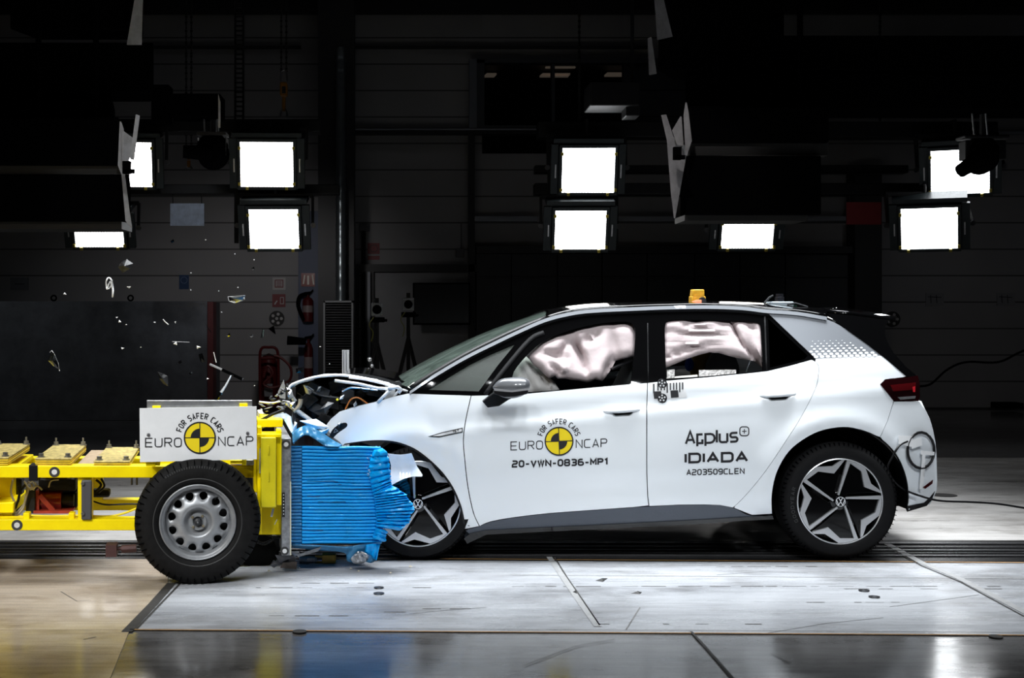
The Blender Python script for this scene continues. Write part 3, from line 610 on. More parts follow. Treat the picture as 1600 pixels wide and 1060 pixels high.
# ---- alloy wheels
def alloy_wheel(cx, cz, roll, Rt, y=7.55, flip=False, yawd=0):
    M = Matrix.Translation((cx, y, cz)) @ (Matrix.Rotation(PI, 4, 'Z') if flip else Matrix.Rotation(R(yawd), 4, 'Z')) @ Matrix.Rotation(-roll, 4, 'Y')
    rr = .2535; b = B()
    pr = [(rr-.004, .012), (rr+.002, .002), (rr+.02, -.004), (rr+.055, .0), (Rt-.028, .006), (Rt-.010, .020), (Rt-.002, .035), (Rt, .06), (Rt, .105), (Rt, .16), (Rt-.003, .185), (Rt-.014, .205), (rr+.01, .212), (rr-.004, .20)]
    b.lathe(pr, 96, M); ty = b.build('tyre', RUBBER, CAR, smooth=50)
    b = B()
    for i in range(76):
        a = 2*PI*i/76; Q = M @ Matrix.Rotation(a, 4, 'Y'); b.cbox((Rt-.0105, .034, 0), (.016, .052, .0035), Q)
    b.build('tread_groove', BLK, ty, smooth=0)
    for yy in (.07, .105, .14):
        b = B(); b.lathe([(Rt+.0006, yy), (Rt+.0006, yy+.008)], 64, M); b.build('tread_groove', BLK, ty)
    if not flip:
        b = B(); arctext(b, 'GOODYEAR', 0, 0, 1.08, .07, .012, 200+math.degrees(roll)*0, 158, lambda x, y: M @ Vector((x*rr*1.0, -.0045+.002*abs(math.hypot(x, y)-1.12), -y*rr)))
        b.build('sidewall_lettering', mat('raised_rubber', (.035, .035, .036), .5), ty)
    rim = B()
    rim.lathe([(rr-.002, .004), (rr-.010, .006), (rr-.018, .02), (rr-.022, .06), (rr-.03, .19), (rr-.03, .2)], 72, M)
    rim = rim.build('rim', BLACKG, CAR, smooth=45)
    b = B(); b.lathe([(rr-.001, .0035), (rr-.006, .0008), (rr-.0085, .003), (rr-.0085, .008)], 96, M); b.build('rim_lip', ALLOY, rim)
    b = B(); b.lathe([(0, .085), (.15, .085), (.15, .10), (0, .10)], 40, M); b.lathe([(0, .075), (.07, .075), (.08, .1)], 30, M)
    b.build('brake_disc', mat('dull_brake_steel', (.05, .05, .052), .45, .7), rim)
    if not flip:
        b = B(); b.prism([(.07, -.06), (.16, -.05), (.165, .05), (.075, .06)], .06, .13, M @ Matrix.Rotation(1.2, 4, 'Y')); b.build('brake_caliper', mat('grey_caliper', (.12, .12, .125), .5, .5), rim, bevel=.006)
    bar = [(.135, .045), (.14, .088), (1.0, .048), (.998, -.05), (.915, -.034), (.16, .045)]
    arm = [(.995, -.04), (.925, -.40), (.86, -.47), (.545, -.60), (.42, -.90), (.375, -.925), (.475, -.50), (.79, -.40), (.865, -.34), (.945, -.05)]
    arm = [(.998, -.05), (.923, -.388), (.57, -.62), (.45, -.89), (.40, -.91), (.455, -.49), (.80, -.335), (.925, -.04)]
    web = [(.10, .04), (.9, .0), (.90, -.30), (.46, -.48), (.40, -.86), (.34, -.60), (.20, -.14), (.09, -.11)]
    for k in range(5):
        Q = M @ Matrix.Rotation(-2*PI*k/5, 4, 'Y')
        sc = lambda pl: [(x*(rr-.004), z*(rr-.004)) for x, z in pl]
        b = B(); b.prism(sc(web), .022, .05, Q); sp = b.build('spoke', BLACKG, rim, bevel=.002)
        b = B(); b.prism(sc(bar), .006, .024, Q); b.build('spoke_bar', ALLOY, rim)
        b = B(); b.prism(sc(arm), .006, .024, Q); b.build('spoke_arm', ALLOY, rim)
    b = B(); b.lathe([(0, .018), (.045, .018), (.055, .024), (.062, .05)], 30, M); b.build('hub', BLACKG, rim)
    for k in range(5):
        a = 2*PI*k/5+.3; Q = M @ Matrix.Translation((.048*math.cos(a), 0, .048*math.sin(a)))
        b = B(); b.lathe([(0, .008), (.0055, .008), (.0075, .012), (.0075, .03)], 12, Q)
        b.build('lug_bolt', STEEL if (k != 1 or flip) else mat('green_bolt_mark', (.05, .45, .1), .5), rim)
    if not flip:
        cap = B(); cap.lathe([(0, -.004), (.027, -.003), (.0305, .004), (.0305, .02)], 32, M); cap = cap.build('hub_cap', mat('badge_black', (.01, .01, .012), .2), rim)
        b = B(); f2 = lambda x, y: Matrix.Translation((cx, y if False else 0, cz)) @ Vector((x, 0, -y))
        M2 = Matrix.Translation((cx, M.translation.y, cz)) @ Matrix.Rotation(R(yawd), 4, 'Z')
        f3 = lambda x, y: M2 @ Vector((x*.0285, -.0055, y*.0285))
        ribbon(b, [(math.cos(2*PI*i/30)*.95, math.sin(2*PI*i/30)*.95) for i in range(31)], .11, f3)
        ribbon(b, [(-.42, .8), (0, .12), (.42, .8)], .15, f3)
        ribbon(b, [(-.83, .35), (-.42, -.72), (0, .0), (.42, -.72), (.83, .35)], .15, f3)
        b.build('badge', mat('badge_white', (.75, .76, .78), .35), rim)

    return rim
alloy_wheel(RWx, RWz, R(5), .345)
alloy_wheel(FWx, FWz, R(24), .331)
alloy_wheel(RWx, RWz, 0, .345, 9.25, True); alloy_wheel(FWx+.1, .347, 0, .345, 9.25, True)
# ---- door handles, mirror, badge
def handle(cx, cy, dr):
    b = B(); rows = []
    for i in range(15):
        t = i/14; x = cx-29+58*t; hh = 6.6*math.sin(PI*min(1, max(0, (t*.92+.04))))**.45; bulge = .038*math.sin(PI*t)**.5
        yy = cy-(t-.5)*3.0; rows.append([car(x, yy+hh*math.sin(q)*(.62 if math.sin(q) > 0 else 1), .004-bulge*max(0, math.cos(q))) for q in [R(a) for a in range(-90, 91, 18)]])
    b.grid(rows); h = b.build('door_handle', PAINT, dr, solid=.004)
    b = B(); sheet(b, [(cx-14, cy+5.5), (cx+18, cy+3.6), (cx+13, cy+6.6), (cx-9, cy+8.0)], lambda x, y: car(x, y, -.010), (), 5, .008); b.build('handle_recess', BLK, dr)
handle(971, 641.5, door); handle(1215, 617, rdoor)
MIR = B()
rows = []
for i in range(13):
    t = i/12; x = 770+57*t; hh = 16.5*(1-abs(2*t-1.08)**2.6)**.5 if abs(2*t-1.08) < 1 else .6; hh = max(hh, .8)
    c = P(x, 601.5+3*math.sin(t*3)+(1-t)*4, 7.335); rr = hh*7.33/F; dp = .09*(.35+.65*min(1, t*1.6)) if t < .92 else .05
    rows.append([c+Vector((0, -dp*.75*math.cos(q)*(1 if math.cos(q) > 0 else .9), rr*math.sin(q))) for q in [2*PI*k/16 for k in range(16)]])
up = B(); up.grid(rows, closed=True)
mm = up.build('wing_mirror', mat('grey_mirror_cap', (.10, .105, .115), .35, .1, .5), CAR, smooth=60, label='dark grey wing mirror')
b = B(); sheet(b, [(772, 611), (800, 613), (826, 610), (824, 616), (806, 620), (788, 621), (772, 616)], lambda x, y: P(x, y, 7.262), (), 6, .10); b.build('mirror_base', TRIM, mm, bevel=.004)
b = B(); sheet(b, [(772, 607), (800, 610.5), (826, 607), (826, 610), (800, 613.2), (772, 611)], lambda x, y: P(x, y, 7.258), (), 5, .02); b.build('indicator_strip', mat('mirror_indicator', (.6, .6, .62), .15, .5), mm)
b = B(); sheet(b, [(754, 628), (772, 614), (806, 620), (795, 625), (780, 635), (762, 637.5)], lambda x, y: P(x, y, 7.33+ (806-x)*.0025), (), 6, .08); b.build('mirror_arm', TRIM, mm, bevel=.005)
b = B(); sheet(b, [(669, 682.5), (690, 676), (723, 668.5), (723, 676), (700, 681), (686, 684)], lambda x, y: car(x, y, -.003), (), 5, .006); bd = b.build('fender_badge', INK, fender)
b = B(); sheet(b, [(676, 681.6), (692, 677), (721.5, 670.4), (721.5, 674.5), (700, 679), (688, 681.6)], lambda x, y: car(x, y, -.005), (), 5, .004); b.build('badge_plate', mat('badge_plate_silver', (.75, .76, .78), .25, .3), fender)
b = B(); text(b, '1ST', 707, 717.5, 676.8, 3.6, .9, lambda x, y: car(x, y, -.007), slope=-.2); b.build('badge_lettering', INK, fender)
# ---- lettering on the doors
cf = lambda x, y: car(x, y, -.0025); cf2 = lambda x, y: car(x, y, -.0055)
b = B()
text(b, 'EURO', 797.5, 848.5, 704.3, 14, 1.5, cf, W=.85, slope=-.035); text(b, 'NCAP', 899.5, 949, 701, 14, 1.5, cf, W=.85, slope=-.035)
arctext(b, 'FOR SAFER CARS', 873.5, 689.8, 27.3, 7.6, 1.35, 161, 17, cf, tilt=1)
b.build('rating_lettering', INK, door)
b = B(); text(b, '20-VWN-0836-MP1', 799.5, 949.5, 731.2, 11.5, 2.6, cf, W=.72, slope=-.026); b.build('test_number', INK, door)
disc_emblem(door, 873.5, 689.8, 22.3, cf, cf2, 2)
b = B(); text(b, 'Arplus', 1070, 1154, 695.6, 22.5, 3.5, cf, W=.72, gap=.24, slope=-.045)
ribbon(b, [(1163+7*x, 674.3-7*y) for x, y in [(p[0]*2-1, p[1]*2-1) for p in rrect(0, 0, 1, 1, .3)]], 1.7, cf)
ribbon(b, [(1159.5, 674.4), (1166.5, 674.2)], 1.4, cf); ribbon(b, [(1163, 670.8), (1163, 677.8)], 1.4, cf); b.build('laboratory_lettering', INK, rdoor)
b = B(); text(b, 'IDIADA', 1069.5, 1169, 724.8, 16.8, 3.7, cf, W=.95, gap=.34, slope=-.025); b.build('laboratory_lettering', INK, rdoor)
b = B(); text(b, 'A203509CLEN', 1072.5, 1163.5, 743.4, 9.6, 1.75, cf, W=.7, gap=.3, slope=-.025); b.build('test_number', INK, rdoor)
# marker strip and round targets under the B pillar
b = B(); sheet(b, [(1020, 600), (1070, 597.5), (1073.5, 621.5), (1022, 625)], cf, (), 8, .001); b.build('scale_sticker', WHITE, rdoor)
b = B()
for i, x in enumerate((1021.5, 1028, 1033, 1038, 1042.5, 1047.5, 1052.5, 1057, 1062, 1066.5)):
    y = 600-(x-1020)*.05; hgt = 11 if i % 4 else 15; b.add([cf2(x-1.3, y), cf2(x+1.3, y), cf2(x+1.4, y+hgt), cf2(x-1.1, y+hgt)], [(0, 1, 2, 3)])
b.add([cf2(1021, 612), cf2(1033, 611.5), cf2(1034, 622.5), cf2(1022, 623.5)], [(0, 1, 2, 3)]); b.add([cf2(1047.5, 610.5), cf2(1059.5, 610), cf2(1060.5, 621), cf2(1048.5, 622)], [(0, 1, 2, 3)])
b.build('scale_marks', INK, rdoor)
for cy in (599.5, 622.3):
    b = B(); b.lathe([(0, -.012), (7.3*Y0/F, -.012), (7.3*Y0/F, .01)], 24, Matrix.Translation(car(1034.5, cy, 0))); t_ = b.build('round_target', INK, rdoor)
    b = B()
    for k in range(5):
        a = 2*PI*k/5+.3; rd = 0 if k == 5 else 4.3; c = (1034.5+rd*math.cos(a), cy-rd*math.sin(a)); o = [P(c[0]+1.5*math.cos(q), c[1]+1.5*math.sin(q), car(1034.5, cy, 0).y-.0135) for q in [2*PI*j/10 for j in range(10)]]
        b.add(o, [tuple(range(10))])
    c = (1034.5, cy); b.add([P(c[0]+1.5*math.cos(q), c[1]+1.5*math.sin(q), car(1034.5, cy, 0).y-.0135) for q in [2*PI*j/10 for j in range(10)]], [tuple(range(10))])
    b.build('target_dots', WHITE, rdoor)
# ---- airbags seen through the windows
def bag(name, poly, Y, bulge, m, folds, step=5, label=None, seam=None):
    b = B(); cx = sum(p[0] for p in poly)/len(poly)
    def fn(x, y):
        e = min(1, segdist((x, y), poly)/14); d = bulge*math.sin(e*PI/2)
        for (fx, fy, ang, wd, amp, ln) in folds:
            c = math.cos(ang); s_ = math.sin(ang); u = (x-fx)*c+(y-fy)*s_; v = -(x-fx)*s_+(y-fy)*c
            d -= 1.7*amp*math.exp(-(v/wd)**2)*math.exp(-(u/ln)**2)
        d += .012*noise.noise(Vector((x*.05, y*.05, 1.3)))
        return P(x, y, Y+interp(y, VERT)-d)
    sheet(b, poly, fn, (), step, .05); return b.build(name, m, CAR, label=label, smooth=80)
bag('curtain_airbag', [(822, 556), (845, 534), (865, 522), (900, 511), (937, 503), (975, 500), (992, 505), (996, 520), (994, 556), (978, 560), (962, 564), (955, 577), (946, 590), (941, 596), (930, 593), (922, 597), (917, 598), (905, 595), (893, 594), (884, 592), (872, 592), (868, 587), (858, 592), (850, 584), (843, 577), (835, 572), (829, 563)], 7.57, .05, PINK,
    [(908, 560, 1.25, 6, .06, 30), (900, 545, .9, 5, .03, 18), (868, 555, .2, 5, .03, 18), (925, 526, 2.6, 7, .035, 16), (950, 575, 1.9, 6, .04, 18), (880, 545, 2.2, 5, .03, 14), (870, 577, .6, 4, .03, 14), (925, 525, 0, 4, -.04, 4), (882, 577, 0, 4, -.03, 4), (960, 540, 1.4, 8, .025, 24)], label='pinkish curtain airbag in the front window')
bag('side_airbag', [(800, 575), (806, 566), (822, 556), (836, 572), (858, 590), (866, 596), (874, 609), (868, 616), (826, 620), (800, 616)], 7.66, .05, GREYB, [(850, 596, .9, 4, .03, 30), (820, 590, 1.0, 6, .02, 30)], label='grey-white side airbag')
bag('curtain_airbag', [(1034, 497), (1110, 496), (1194, 500), (1196, 577), (1191, 572), (1181, 565), (1165, 562), (1146, 558), (1125, 552), (1108, 551), (1092, 555), (1074, 561), (1060, 567), (1041, 575), (1034, 570)], 7.55, .045, PINK,
    [(1090, 523, .02, 2.2, .022, 55), (1090, 531, -.02, 2.0, .018, 55), (1085, 514, -.1, 2.5, .02, 50), (1148, 516, 1.2, 3, .04, 12), (1166, 546, .95, 3, .045, 25), (1175, 512, .4, 4, .03, 9), (1090, 542, -.12, 3, .02, 50), (1062, 552, -.3, 3, .03, 25), (1180, 556, 1.1, 4, .03, 20), (1080, 505, -.25, 2.5, .018, 30)], label='pinkish curtain airbag in the rear window')
# seats, dashboard, seat belt
SEAT = mat('dark_seat_cloth', (.035, .04, .042), .7, bump=.1, scale=60)
b = B(); b.box((.02, 7.72, .55), (.62, 9.05, .985)); b.box((.62, 7.75, .62), (.95, 9.05, .93)); b.box((-.1, 9.06, .5), (1.6, 9.10, 1.015)); b.build('dashboard', mat('dash_plastic', (.01, .011, .0125), .95, spec=.02), CAR, bevel=.05)  # last box is an added black curtain that hides the bright far fender
for y in (7.75, 8.45):
    b = B(); b.hexa([P(960, 640, y), P(1020, 640, y), P(1040, 560, y), P(1000, 556, y)]+[p+Vector((0, .5, 0)) for p in (P(960, 640, y), P(1020, 640, y), P(1040, 560, y), P(1000, 556, y))]); b.build('seat', SEAT, CAR, bevel=.05)
b = B(); b.ball(P(1128, 582, 7.98), .125, 20, sq=(.85, .8, 1.15)); b.build('headrest', mat('grey_headrest', (.10, .115, .12), .6), CAR)
b = B(); b.hexa([P(1090, 650, 7.85), P(1190, 650, 7.85), P(1186, 588, 7.85), P(1110, 588, 7.85)]+[Vector((p.x, 9.0, p.z)) for p in (P(1090, 650, 7.85), P(1190, 650, 7.85), P(1186, 588, 7.85), P(1110, 588, 7.85))]); b.build('seat', SEAT, CAR, bevel=.04)
b = B(); b.bar(car(955, 577, .09), car(992, 560, .11), .05, .01); b.build('seat_belt', TRIM, CAR)
b = B(); b.hexa([car(x, y, o) for o in (.03, .09) for x, y in ((1092, 590), (1150, 585), (1150, 578), (1092, 578.5))]); b.build('window_ledge', mat('crumpled_foil', (.30, .29, .28), .4, .5, var=.6, scale=60, bump=.4), CAR)
b = B(); b.hexa([car(x, y, o) for o in (.03, .09) for x, y in ((1042, 591.5), (1054, 590.5), (1054, 577.5), (1042, 578.5))]); b.build('window_ledge', MATS['crumpled_foil'], CAR)
b = B(); sheet(b, [(1042, 592.5), (1090, 588.5), (1090, 586), (1042, 590)], lambda x, y: car(x, y, .035), (), 8, .02); b.build('window_glass_edge', mat('pale_edge', (.6, .58, .55), .4), CAR)
dm = thing('crash_test_dummy', 'ochre crash test dummy head with blue cheek patch, on the rear seat', 'crash test dummy', tuple(P(1093, 600, 8.1)))
ROOT[dm.name] = P(1093, 600, 8.1)
b = B(); b.ball(P(1098, 574, 8.1), .085, 20, sq=(1, .9, 1.2)); b.box(P(1085, 612, 8.05), P(1112, 590, 8.15)); b.build('head', mat('ochre_dummy_skin', (.42, .27, .04), .45), dm)
b = B(); b.ball(P(1077, 570, 8.02), .034, 14, sq=(.85, .5, 1.25)); b.build('face_patch', mat('blue_patch', (.02, .10, .5), .5), dm)
b = B(); b.hexa([P(1070, 660, 7.95), P(1120, 660, 7.95), P(1118, 602, 8.0), P(1078, 602, 8.0)]+[p+Vector((0, .3, 0)) for p in (P(1070, 660, 7.95), P(1120, 660, 7.95), P(1118, 602, 8.0), P(1078, 602, 8.0))]); b.build('torso', mat('dummy_vest', (.03, .035, .05), .7), dm, bevel=.04)
# ---- the crushed nose
CW = mat('crumpled_white_paint', (.74, .77, .80), .3, 0, .6, var=.12, scale=14, bump=.25, bscale=9)
def ribs(name, pts, wd, m, Ya, Yb, label=None, parent=CAR, rnd=.01, thick=.006, n=6, seed=1, drop=6):
    """a folded sheet: profile pts in the picture plane swept from Ya to Yb with crumples"""
    rows = []; rg = random.Random(seed)
    for k in range(n+1):
        Y = Ya+(Yb-Ya)*k/n; rows.append([Vector((P(x, y, Ya).x, Y, P(x, y+drop*k/n, Y).z))+Vector((rg.uniform(-1, 1), rg.uniform(-.3, .3), rg.uniform(-1, 1)))*(rnd if 0 < k else 0) for x, y in pts])
    b = B().grid(rows); return b.build(name, m, parent, smooth=30, solid=thick, label=label)
hoodp = cr([(452, 606), (456, 600), (476, 592.5), (497, 587.5), (520, 585.5), (538, 585.5), (560, 588.5), (590, 594.5), (612, 601), (626, 606)], 3)
ribs('bonnet', hoodp, 0, CW, 7.72, 9.1, 'buckled white bonnet edge', rnd=.012)
b = B(); ribbon(b, hoodp, 3.8, lambda x, y: P(x, y+1.5, 7.70)); b.build('bonnet_edge', CW, CAR, solid=.03)
b = B(); ribbon(b, cr([(545, 589), (570, 592), (600, 599), (622, 606), (637, 611)], 3), 3.5, lambda x, y: P(x, y+1, 7.66)); b.build('bonnet_hinge_rail', CW, CAR, solid=.02)
b = B(); ribbon(b, [(523, 595), (560, 600), (590, 607), (617, 608)], 4.5, lambda x, y: P(x, y, 7.64)); b.build('inner_wing_rail', CW, CAR, solid=.02)
b = B(); ribbon(b, [(613, 606), (602, 617), (590, 629)], 4.5, lambda x, y: P(x, y, 7.62)); ribbon(b, [(624, 609), (614, 622)], 3.5, lambda x, y: P(x, y, 7.63)); ribbon(b, [(606, 607), (622, 605), (627, 609), (623, 615)], 4.5, lambda x, y: P(x, y, 7.61)); b.build('hinge_bracket', CW, CAR, solid=.02)
b = B(); sheet(b, cr([(536, 585), (560, 584), (590, 587), (625, 594), (640, 600), (634, 606), (612, 603), (585, 595), (560, 589), (538, 587)], 2), lambda x, y: P(x, y, 7.9), (), 7, 1.0); b.build('cowl_cover', BLACKG, CAR)
b = B(); ribbon(b, cr([(452, 603), (455, 618), (462, 628)], 3), 6, lambda x, y: P(x, y, 7.75)); ribbon(b, [(452, 607), (466, 598), (490, 592)], 4, lambda x, y: P(x, y, 7.72)); b.build('torn_bonnet_corner', CW, CAR, solid=.02)
b = B(); sheet(b, [(434, 613), (443, 594), (446, 610), (446, 624), (437, 622)], lambda x, y: P(x, y, 7.7), (), 8, .01); b.build('torn_panel', mat('grey_torn_panel', (.3, .31, .33), .4), CAR)
# black engine bay innards
rg = random.Random(12)
def chunk(b, cx, cy, Y, sx, sy, ang, th=.08, skew=.3):
    c = math.cos(ang); s_ = math.sin(ang); q = [(-1, -1), (1, -1), (1, 1), (-1, 1)]
    f = [P(cx+(x*sx*(1+rg.uniform(-skew, skew))*c-y*sy*s_), cy+(x*sx*s_+y*sy*c*(1+rg.uniform(-skew, skew))), Y) for x, y in q]; b.hexa(f+[p+Vector((rg.uniform(-.02, .02), th, rg.uniform(-.02, .02))) for p in f])
BAY = mat('bay_black_plastic', (.006, .006, .0065), .4, spec=.25, bump=.4, scale=22)
BAY2 = mat('bay_dark_grey', (.026, .027, .03), .45, .1, spec=.3, bump=.3, scale=22)
b = B(); sheet(b, [(462, 604), (500, 594), (540, 592), (600, 606), (600, 625), (560, 634), (532, 641), (520, 652), (513, 668), (520, 690), (500, 682), (478, 660), (462, 636)], lambda x, y: P(x, y, 8.0+.1*noise.noise(Vector((x*.05, y*.07, 3)))), (), 6, .5); b.build('engine_bay', BAY, CAR)
for k, (cx, cy, sx, sy, an, lab) in enumerate([(500, 610, 18, 8, .3, 0), (525, 604, 14, 9, -.2, 0), (515, 628, 16, 11, .25, 0), (545, 620, 10, 12, .1, 0), (482, 625, 10, 12, .7, 0), (562, 617, 9, 7, -.3, 0), (498, 641, 14, 8, .5, 0), (528, 640, 9, 8, 0, 0), (475, 612, 9, 8, .6, 0), (585, 613, 12, 6, .2, 0), (508, 655, 12, 6, .4, 0), (470, 645, 6, 9, .2, 0)]):
    b = B(); chunk(b, cx, cy, 7.78+rg.uniform(-.03, .06), sx, sy, an, .12); b.build('bay_component', BAY if k % 3 else BAY2, CAR, bevel=.004, smooth=30)
for pts, r, m, nm in (([(470, 624), (468, 634), (459, 644)], .014, mat('beige_tube', (.42, .38, .3), .4, .2), 'coolant_pipe'), ([(447, 630), (470, 648), (484, 655)], .010, ALU, 'crossmember'), ([(462, 640), (476, 650), (500, 668)], .012, CW, 'crossmember'),
                      ([(455, 612), (453, 626), (462, 640), (458, 660)], .009, BAY2, 'wiring_loom'), ([(540, 640), (548, 625), (560, 622), (575, 632)], .005, mat('orange_wire', (.5, .16, .03), .5), 'wire'), ([(600, 612), (585, 605), (572, 612), (562, 606)], .006, BAY2, 'hose'),
                      ([(535, 612), (550, 606), (590, 610)], .006, ALU, 'bay_stay'), ([(480, 606), (500, 618), (530, 622)], .006, BAY2, 'hose'), ([(447, 600), (452, 612), (448, 632)], .008, BAY2, 'hose')):
    b = B(); b.tube([P(x, y, 7.70) for x, y in cr(pts, 4)], r); b.build(nm, m, CAR)
b = B(); b.ball(P(527, 625, 7.66), .008, 10); b.build('filler_cap', mat('yellow_cap', (.8, .7, .03), .4), CAR)
def shard_px(b, pts, Y, thick=.006, rough=.03, seed=0):
    r_ = random.Random(seed); q = [P(x, y, Y+r_.uniform(-rough, rough)) for x, y in pts]; c = sum(q, Vector())/len(q)+Vector((0, -rough, 0)); n = len(q)
    k = [p+Vector((0, thick, 0)) for p in q]; b.add(q+[c]+k+[c+Vector((0, thick, 0))], [(i, (i+1) % n, n) for i in range(n)]+[((i+1) % n+n+1, i+n+1, 2*n+1) for i in range(n)]+[(i, i+n+1, (i+1) % n+n+1, (i+1) % n) for i in range(n)])
for nm, pts, m, Y, s_ in (('torn_lamp_housing', [(474, 602), (482, 604), (491, 610), (484, 617), (478, 615)], ALU, 7.7, 1), ('torn_panel', [(468, 658), (494, 655), (513, 667), (505, 672), (489, 670)], mat('blue_white_panel', (.42, .55, .66), .3, .1), 7.45, 2),
        ('torn_panel', [(489, 674), (503, 672), (515, 670), (510, 678), (495, 681)], MATS['blue_white_panel'], 7.43, 3), 
        ('broken_bracket', [(457, 640), (462, 655), (460, 670), (455, 664)], BAY, 7.4, 5), ('broken_bracket', [(519, 683), (531, 694), (524, 699), (512, 688), (504, 678)], BAY, 7.42, 6), ('torn_panel', [(460, 659), (464, 661), (463, 673), (459, 671)], WHITE, 7.38, 7),
        ('broken_bracket', [(496, 662), (512, 672), (500, 676), (488, 668)], BAY, 7.5, 8), ('lamp_reflector', [(448, 606), (456, 610), (459, 620), (452, 626), (449, 618)], ALU, 7.68, 9), ('torn_panel', [(532, 620), (538, 617), (536, 624), (530, 625)], WHITE, 7.66, 10),
        ('lamp_reflector', [(452, 630), (461, 628), (462, 636), (455, 637)], ALU, 7.6, 11), ('lens_fragment', [(527, 662), (534, 659), (530, 670)], ALU, 7.42, 12), ('lamp_reflector', [(497, 605), (502, 604), (500, 612), (495, 612)], ALU, 7.66, 13), ('bay_component', [(500, 640), (512, 628), (522, 630), (508, 646), (490, 643)], BAY2, 7.62, 14),
        ('torn_panel', [(552, 632), (556, 627), (558, 633), (553, 637)], CW, 7.66, 15)):
    b = B(); shard_px(b, pts, Y, seed=s_); b.build(nm, m, CAR, smooth=0)
b = B(); sheet(b, cr([(514, 688), (516, 678), (522, 669), (532, 662.5), (540, 661), (543, 664.5), (540, 669), (531, 675), (523, 682), (517, 690)], 2), lambda x, y: P(x, y, 7.42+.02*math.sin(x/9)), (), 5, .012); hm = b.build('headlamp_mount', TRIM, CAR)
b = B(); ribbon(b, [(521.5, 676.5), (524, 670.5), (528, 674), (521.5, 676.5)], .9, lambda x, y: P(x, y, 7.385)); b.build('warning_triangle', ALU, hm)
b = B(); sheet(b, [(506, 672), (516, 686), (530, 696), (520, 702), (500, 690), (484, 676)], lambda x, y: P(x, y, 7.50), (), 6, .3); b.build('crushed_crossmember', BAY, CAR)
# torn bumper piece over the front wheel, mudguard behind it
b = B(); sheet(b, cr([(606, 709), (625, 711), (643, 708.5)], 2)+cr([(647, 718), (652, 730), (660, 742), (659, 745)], 2)+cr([(645, 745), (630, 749), (612, 758.5)], 2)+[(610, 745), (611, 728)], lambda x, y: P(x, y, 7.40+.03*math.sin((x-605)/17)+.02*math.sin((y-705)/12)), (), 5, .006); b.build('torn_bumper', CW, CAR, label='torn white bumper piece over the front wheel')
cpanel('arch_edge', ARCHF+[(x+2.5, y-2.2) for x, y in reversed(ARCHF)], TRIM, -.004, step=6, thick=.02, mirror=False)
# bumper and nose mass behind the barrier
b = B(); sheet(b, [(560, 690), (590, 700), (640, 700), (640, 800), (600, 800), (575, 770)], lambda x, y: P(x, y, 8.35), (), 20, .8); b.build('crushed_nose', BAY, CAR)
# ============================================================ the yellow barrier trolley
TA = R(8.2); TO = Vector((-1.125, 6.86, 0)); EX = Vector((math.cos(TA), math.sin(TA), 0)); EY = Vector((-math.sin(TA), math.cos(TA), 0))
TR = thing('crash_trolley', 'yellow steel crash trolley on black tyres, carrying the blue barrier', 'crash trolley', tuple(TO), (0, 0, TA))
def T(px, py, ly=0.0):
    d = Vector(((px-VX)/F, 1, (VY-py)/F)); c = Vector((0, 0, CH)); t = (ly+(TO-c).dot(EY))/d.dot(EY); p = c+d*t-TO
    return Vector((p.dot(EX), ly, p.z))
def tb(b, x0, y0, x1, y1, l0, l1):
    q = [T(x0, y1, l0), T(x1, y1, l0), T(x1, y0, l0), T(x0, y0, l0)]; return b.hexa(q+[p+Vector((0, l1-l0, 0)) for p in q])
def tpart(name, boxes, m, parent=TR, bevel=.004, label=None):
    b = B()
    for q in boxes: tb(b, *q)
    return b.build(name, m, parent, local=True, bevel=bevel, smooth=30, label=label)
rail = tpart('frame_rail', [(-330, 728.5, 402, 747, .24, .36)], YEL); tpart('frame_rail', [(-330, 812, 236, 829.5, .24, .36)], YEL)
tpart('frame_rail', [(-330, 716, 402, 730, 1.14, 1.26)], YEL); tpart('frame_rail', [(-330, 781, 300, 798, .95, 1.05)], YEL)
tpart('frame_post', [(121.5, 746, 144, 813, .26, .34)], YEL); tpart('frame_post', [(-2, 745, 21, 812, .60, .70)], YEL); tpart('frame_post', [(146, 745, 160, 782, .9, .98)], YEL)
tpart('post_pad', [(127, 751, 143, 813, .225, .26)], mat('dark_grey_pad', (.06, .06, .065), .55), bevel=.006)
for x, y in ((129.5, 756), (129.5, 803)):
    b = B(); b.lathe([(0, -.008), (.009, -.008), (.011, 0)], 10, Matrix.Translation(T(x, y, .224))); b.build('pad_bolt', STEEL, TR, local=True)
def ttarget(x, y, r, ly, parent, back=mat('target_black', (.03, .03, .03), .6), fr=mat('target_white', (.7, .7, .7), .6, var=.2)):
    b = B(); M = Matrix.Translation(T(x, y, ly)); k = 6.9/F; b.lathe([(0, -.001), (r*k, -.001), (r*k, .003)], 28, M); o = b.build('target_sticker', back, parent, local=True)
    b = B(); b.lathe([(0, -.002), (r*k*.52, -.002), (r*k*.52, 0)], 24, M); b.build('sticker_centre', fr, parent, local=True)
ttarget(85, 738, 8.2, .238, TR); ttarget(26.5, 821, 8.4, .238, TR)
tpart('tape_wrap', [(45, 727.6, 58.5, 752, .234, .362)], TRIM, bevel=.002)
tpart('cross_member', [(-20, 733, 20, 741, .36, 1.14), (150, 733, 190, 741, .36, 1.14), (60, 733, 75, 741, .36, 1.14)], YEL)
tpart('cross_member', [(-30, 793, -5, 812, .36, 1.14), (-10, 786, 21, 802, .36, .9)], YEL)
PLY = mat('worn_ochre_board', (.50, .39, .13), .55, var=.5, scale=12, bump=.2, stretch=(3, 1, 1)); PLE = mat('yellow_board_edge', (.80, .55, .02), .5, var=.3, scale=30)
tpart('deck_board', [(118, 728, 150, 730, .30, 1.15)], mat('tan_plank', (.42, .31, .20), .7, var=.3, scale=18), bevel=.001)
